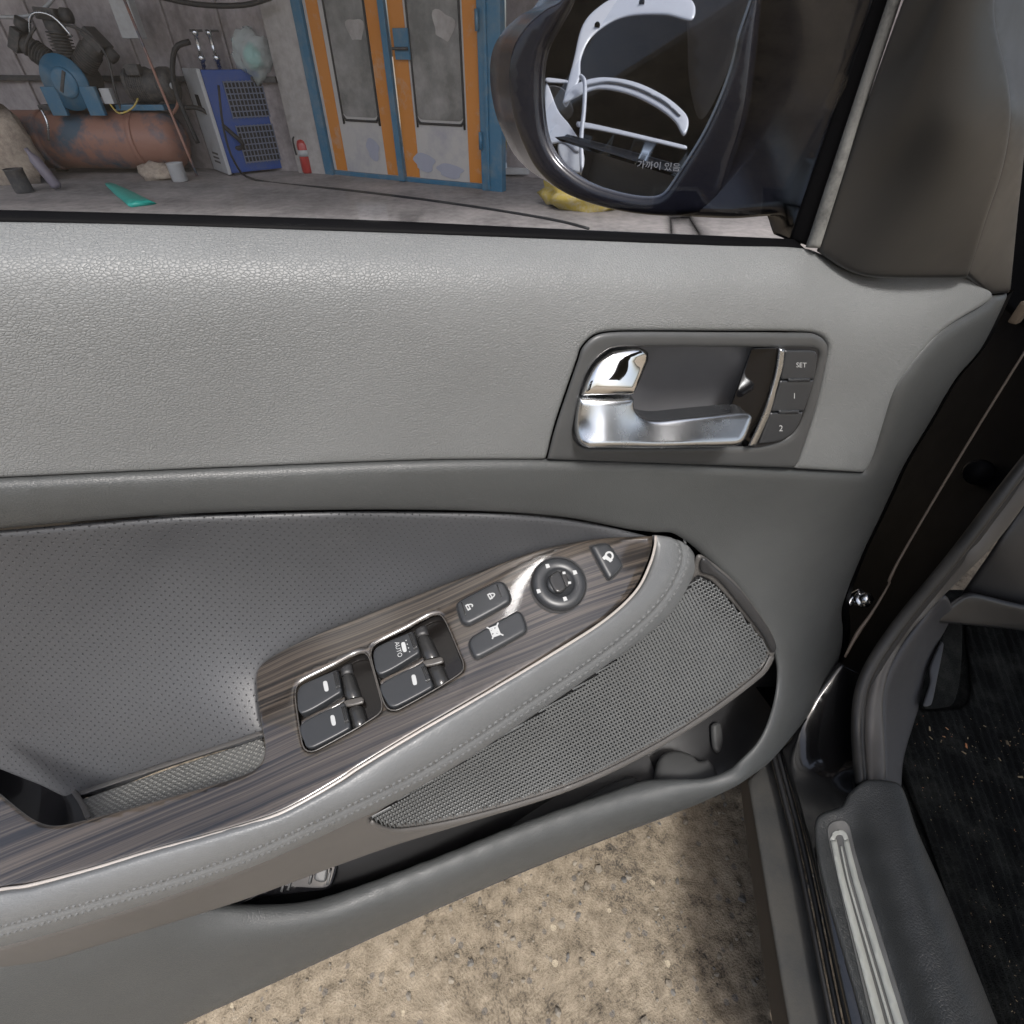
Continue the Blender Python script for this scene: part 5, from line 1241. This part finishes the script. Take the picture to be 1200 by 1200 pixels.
for (u, v) in ((660.5, 672), (667, 683.5)):
    q = np.array([u, v]); mark('direction_mark', [[tuple(q + np.array([-1.8, -1.2])), tuple(q + np.array([1.6, -1.6])), tuple(q + np.array([2.0, 1.2])), tuple(q + np.array([-1.4, 1.6]))]], Skn, .0016, M['white'], kb2)

# ---- inner handle
Sz = Surf([(641, 541, 'D', .3535), (932, 551, 'D', .3605), (724, 389, 'D', .356), (952, 390, 'D', .361), (800, 470, 'D', .3565)])
bo = [(672, 502.5), (672.5, 513), (678.6, 521.5), (688, 525.5), (780, 525.5), (873, 524.5), (896, 522.5), (915, 518), (930, 509), (940, 493), (949, 464.5), (960, 420), (959, 413), (952.5, 409), (753, 407), (724.5, 408), (712, 412), (696, 426.5), (683, 452)]
bezo = [(931, 549.5, 1), (936, 543), (955, 487), (970, 423), (971.5, 408), (965.5, 397.5), (952, 391.5), (840, 390.5), (725, 390.5), (700, 394.5), (684.5, 408), (678.5, 424), (653.5, 497), (642.2, 539.5, 1)]
panel('handle_bezel', bezo, Sz, M['bezel'], door, 6, 6, .003, .014, lift=.0005, holes=(bo,))
cup = Surf([(672, 500, 'D', .372), (700, 420, 'D', .372), (764, 412, 'D', .394), (880, 412, 'D', .386), (860, 480, 'D', .394), (760, 485, 'D', .402), (820, 440, 'D', .404), (905, 470, 'D', .366), (690, 522, 'D', .37), (870, 522, 'D', .372), (950, 420, 'D', .362), (935, 500, 'D', .362)])
panel('handle_cup', [(664, 505), (672, 535), (870, 535), (895, 530), (925, 400, 1), (755, 398), (710, 402), (685, 430)], cup, M['cup'] if 'cup' in M else M['bezel'], door, 5, 3, .002, .01)
Sgb = Surf([(880, 411, 'D', .372), (912, 407, 'D', .360), (872, 522, 'D', .366)])
panel('gloss_insert', [(880.5, 408, 1), (913, 407, 1), (904, 455), (886, 519), (872, 526, 1), (853, 484, 1)], Sgb, M['gloss'], door, 5, 2, .001, .008)
Sbar = Surf([(913, 407, 'D', .3555), (919, 408, 'D', .3555), (878, 522, 'D', .3525), (903, 465, 'D', .354)])
panel('bright_bar', [(913, 408.5, 1), (919.5, 408.5, 1), (917, 430), (911, 452), (903, 482), (893, 506), (885.5, 522.5, 1), (877.5, 522.5, 1), (888, 500), (898, 475), (907, 445), (911, 425)], Sbar, M['satin'], door, 3, 2.6, .003, .008, lift=.002)
Sbt = Surf([(920, 409, 'D', .3575), (958, 412, 'D', .3585), (889, 521, 'D', .3545), (930, 507, 'D', .356), (925, 460, 'D', .357)])
panel('button_backing', [(916, 406), (958, 407), (962, 420), (950, 467), (941, 495), (930, 511), (914, 520), (884, 524), (900, 490), (912, 445)], Sbt, M['rubber'], door, 6, 0, 0, 0, lift=-.003)
bts = []
for nm, ol, tx, cpt, sz in (('memory_button', [(921, 411, 1), (950, 411.3), (956.5, 413), (958, 419), (954.8, 444.3, 1), (915.5, 445.2, 1)], 'SET', (938.6, 427.8), 8.0),
                            ('memory_button', [(915, 446.6, 1), (954.2, 445.8, 1), (949, 463), (942.2, 481.8, 1), (904.3, 482.6, 1)], '1', (930.5, 464), 9.5),
                            ('memory_button', [(903.6, 484.2, 1), (941.4, 483.4, 1), (937.5, 495), (929, 507.5), (914.5, 516.8), (889.5, 520.6, 1)], '2', (914.8, 502), 10.0)):
    b_ = panel(nm, ol, Sbt, M['button'], door, 4, 1.6, .0012, .005)
    glyph('lettering', tx, cpt, (sz, sz * .02), (sz * .03, -sz), Sbt, .0005, M['white'], b_); bts.append(b_)
    if tx == 'SET':   # the emblem-like box that frames the T
        pass
for (a, b) in (((923, 445.2), (949, 444.8)), ((912, 482.6), (936, 482.2))):
    panel('button_bar', strip_px([a, ((a[0] + b[0]) / 2, (a[1] + b[1]) / 2), b], 3.6), Sbt, M['button'], door, 3, 1.0, .0008, .003, lift=.0012, raw=True)
Slk = Surf([(721, 411, 'D', .356), (753, 409, 'D', .354), (680, 465, 'D', .348), (742, 465, 'D', .340), (764, 420, 'D', .360), (700, 430, 'D', .351), (725, 440, 'D', .345)])
panel('lock_lever', [(713, 414), (722, 410), (740, 409.3), (755, 409.5), (763, 414), (764, 422), (755, 443), (745.5, 463.5, 1), (681, 465, 1), (688, 445.5), (699, 426)], Slk, M['chrome'], door, 4, 9, .006, .012, lift=.001)
Shd = Surf([(677, 467, 'D', .352), (745, 466, 'D', .347), (700, 500, 'D', .338), (740, 500, 'D', .337), (760, 490, 'D', .343), (810, 487, 'D', .3425), (878, 483, 'D', .345), (878, 505, 'D', .335), (864, 522, 'D', .327), (800, 522, 'D', .326), (690, 524, 'D', .332), (673, 500, 'D', .349)])
panel('pull_handle', [(678, 466.5, 1), (745, 466, 1), (746, 479), (754, 488), (772, 491), (810, 487), (867, 482), (878, 483), (883.5, 489), (881, 500), (874, 516), (864, 522.5), (810, 524), (690, 525), (678, 519), (672.5, 503), (674, 483.5)], Shd, M['satin'], door, 4, 7, .006, .014, lift=.001, bend=DN)

# ---- black painted shell: hinge face and outer skin
edge = spline([(1188, 346), (1156, 410), (1124, 449), (1093, 501), (1065, 547), (1042, 596), (1012, 659), (993, 713), (994, 742), (990, 772), (974, 808), (950, 845), (920, 880)], False, 12)
V = []; F = []
for q in edge:
    p = Sc.pt(*q)
    V += [p + DN * .003 - DS * .004, p + DN * .012 + DS * .014, p + DN * .05 + DS * .020, p + DN * .11 + DS * .016]
for i in range(len(edge) - 1):
    for k in range(3):
        a = i * 4 + k; F.append((a, a + 1, a + 5, a + 4))
mesh_obj('door_hinge_face', V, F, M['matteblack'], door)
V = []; F = []
ss = np.linspace(-.75, .66, 30); zz = np.linspace(-.18, -.80, 12)
for z in zz:
    for s in ss:
        k = (z + .45) / .35
        V.append(C0 + DS * s + DN * (.545 - .03 * k * k - (.06 * max(0, (-z - .6) / .2)) ** 1) + np.array([0, 0, z]))
for j in range(11):
    for i in range(29):
        a = j * 30 + i; F.append((a, a + 1, a + 31, a + 30))
mesh_obj('outer_skin', V, F, M['blackpaint'], door)
# underside closing the pocket to the skin
V = []; F = []
for i, (u, v) in enumerate(spline([(790, 958), (720, 984), (600, 1032), (450, 1098), (240, 1194), (-90, 1342)], False, 20)):
    p = Sc.pt(u, v); V += [p + np.array([0, 0, -.002]) + DN * .004, p + DN * .25 + np.array([0, 0, .02])]
for i in range(len(V) // 2 - 1): F.append((2*i, 2*i+2, 2*i+3, 2*i+1))
mesh_obj('door_underside', V, F, M['dark'], door)

# ------------------------------------------------------------------ wing mirror
mn = np.array([-.45, -.89, .05]); mn /= np.linalg.norm(mn)
mc = C0 + ray(740, 110) * .52
Sm = Plane(mc, mn)
mg = [(704, -60), (670, 6), (656, 32), (641, 62), (637, 104), (641, 152), (652, 180), (672, 201), (700, 217), (740, 228), (768, 230), (781, 224), (804, 190), (828, 150), (850, 100), (864, 50), (878, -60)]
mgl = [tuple(np.array(q) + (np.array(q) - np.array([750, 110])) * .03) for q in mg]
panel('mirror_glass', mgl, Sm, M['mirror'], door, 20, 0, 0, 0)
mo_ = [(700, -70, 1), (660, 0), (640, 12), (616, 34), (601, 62), (598, 100), (604, 140), (616, 172), (632, 200), (660, 224), (700, 240), (748, 250), (800, 252), (840, 240), (860, 190), (880, 120), (900, -70, 1)]
panel('mirror_housing', mo_, Sm, M['housing'], door, 8, 9, .008, .10, lift=.010, holes=(mg,), bend=DN)
Sarm = Surf([(780, 230, 'D', .60), (928, 276, 'D', .44), (860, 80, 'D', .60), (1010, 0, 'D', .44), (880, 200, 'D', .52), (940, 80, 'D', .50)])
panel('mirror_arm', [(790, 250, 1), (770, 238), (800, 196), (828, 152), (850, 100), (868, 40), (885, -70, 1), (1045, -70, 1), (1018, 20), (985, 110), (955, 200), (930, 285, 1), (912, 252), (850, 252)], Sarm, M['housing'], door, 10, 8, .01, .04, bend=DN)
glyph('lettering', '가까이 있음', (772, 195), (10.5, .8), (1.2, -10.5), Sm, .0012, M['letter'], door)

# ------------------------------------------------------------------ the white car that the mirror shows
od = ray(740, 110); od = od / np.linalg.norm(od); oo = od - 2 * od.dot(mn) * mn
wc_c = mc + oo * 3.2
wc = empty('white_car', (wc_c[0], wc_c[1], 0), 'white car with raised hood reflected in the wing mirror', 'car')
Sw1 = Reflected(Sm, wc_c, oo * .55 - UPV * .83)
Sw0 = Reflected(Sm, wc_c + oo * 1.3, oo)
panel('hood_underside', [(590, -90, 1), (930, -90, 1), (930, 290, 1), (590, 290, 1)], Sw0, M['matteblack'], wc, 20, 0, 0, .05)
panel('hood_frame', [(700, 8), (730, -8), (775, -12), (812, 0), (811, 22), (780, 16), (740, 17), (714, 26), (692, 44), (681, 68), (679, 92), (664, 124), (660, 118), (672, 70), (682, 30)], Sw1, M['whitepaint'], wc, 6, 3, .008, .03)
panel('hood_rail', [(660, 124), (668, 108), (684, 98), (710, 94), (745, 100), (780, 117), (803, 137), (806, 150), (800, 162), (790, 146), (770, 130), (740, 115), (710, 108), (690, 110)], Sw1, M['whitepaint'], wc, 6, 2, .008, .03, lift=.02)
panel('fender', [(640, 98), (654, 130), (668, 148), (682, 172), (676, 180), (660, 168), (640, 168)], Sw1, M['whitepaint'], wc, 6, 2, .008, .03, lift=.01)
panel('windscreen_edge', [(640, 95), (665, 98), (665, 101), (640, 100)], Sw1, M['whitepaint'], wc, 5, 1, .004, .02, lift=.02)
panel('bay_edge', [(676, 146), (700, 150), (760, 164), (804, 175), (803, 179), (760, 169), (700, 156), (676, 152)], Sw1, M['whitepaint'], wc, 6, 1.2, .004, .02, lift=.02)
tube('hood_stay', [Sw1.pt(u, v) - oo * .12 for (u, v) in ((682, 90), (687, 98), (686, 130), (683, 160), (684, 200))], .012, M['whitepaint'], wc, 10, 4)

panel('rail_groove', [(684, 104), (712, 99), (745, 106), (778, 122), (797, 140), (794, 141), (776, 126), (744, 110), (712, 103), (685, 107)], Sw1, M['palegrey'], wc, 5, 0, 0, .004, lift=.026)
for (u, v) in ((752, 3), (700, 30)):
    tube('frame_hole', [Sw1.pt(u, v) - oo * .012, Sw1.pt(u, v) - oo * .016], .018, M['matteblack'], wc, 12, 1)
panel('side_glass', [(812, -20), (885, -20), (868, 40), (846, 100), (822, 140), (810, 110), (806, 60)], Reflected(Sm, wc_c + oo * 1.1, oo), M['kick'], wc, 12, 0, 0, .02)
panel('inner_wing', [(655, 165), (670, 162), (684, 178), (682, 200), (668, 198), (656, 182)], Sw1, M['palegrey'], wc, 6, 2, .008, .03, lift=.0)
panel('washer_tank', [(640, 102), (660, 104), (672, 130), (664, 140), (650, 122)], Reflected(Sm, wc_c + oo * .9, oo), M['iron'], wc, 6, 2, .01, .03)
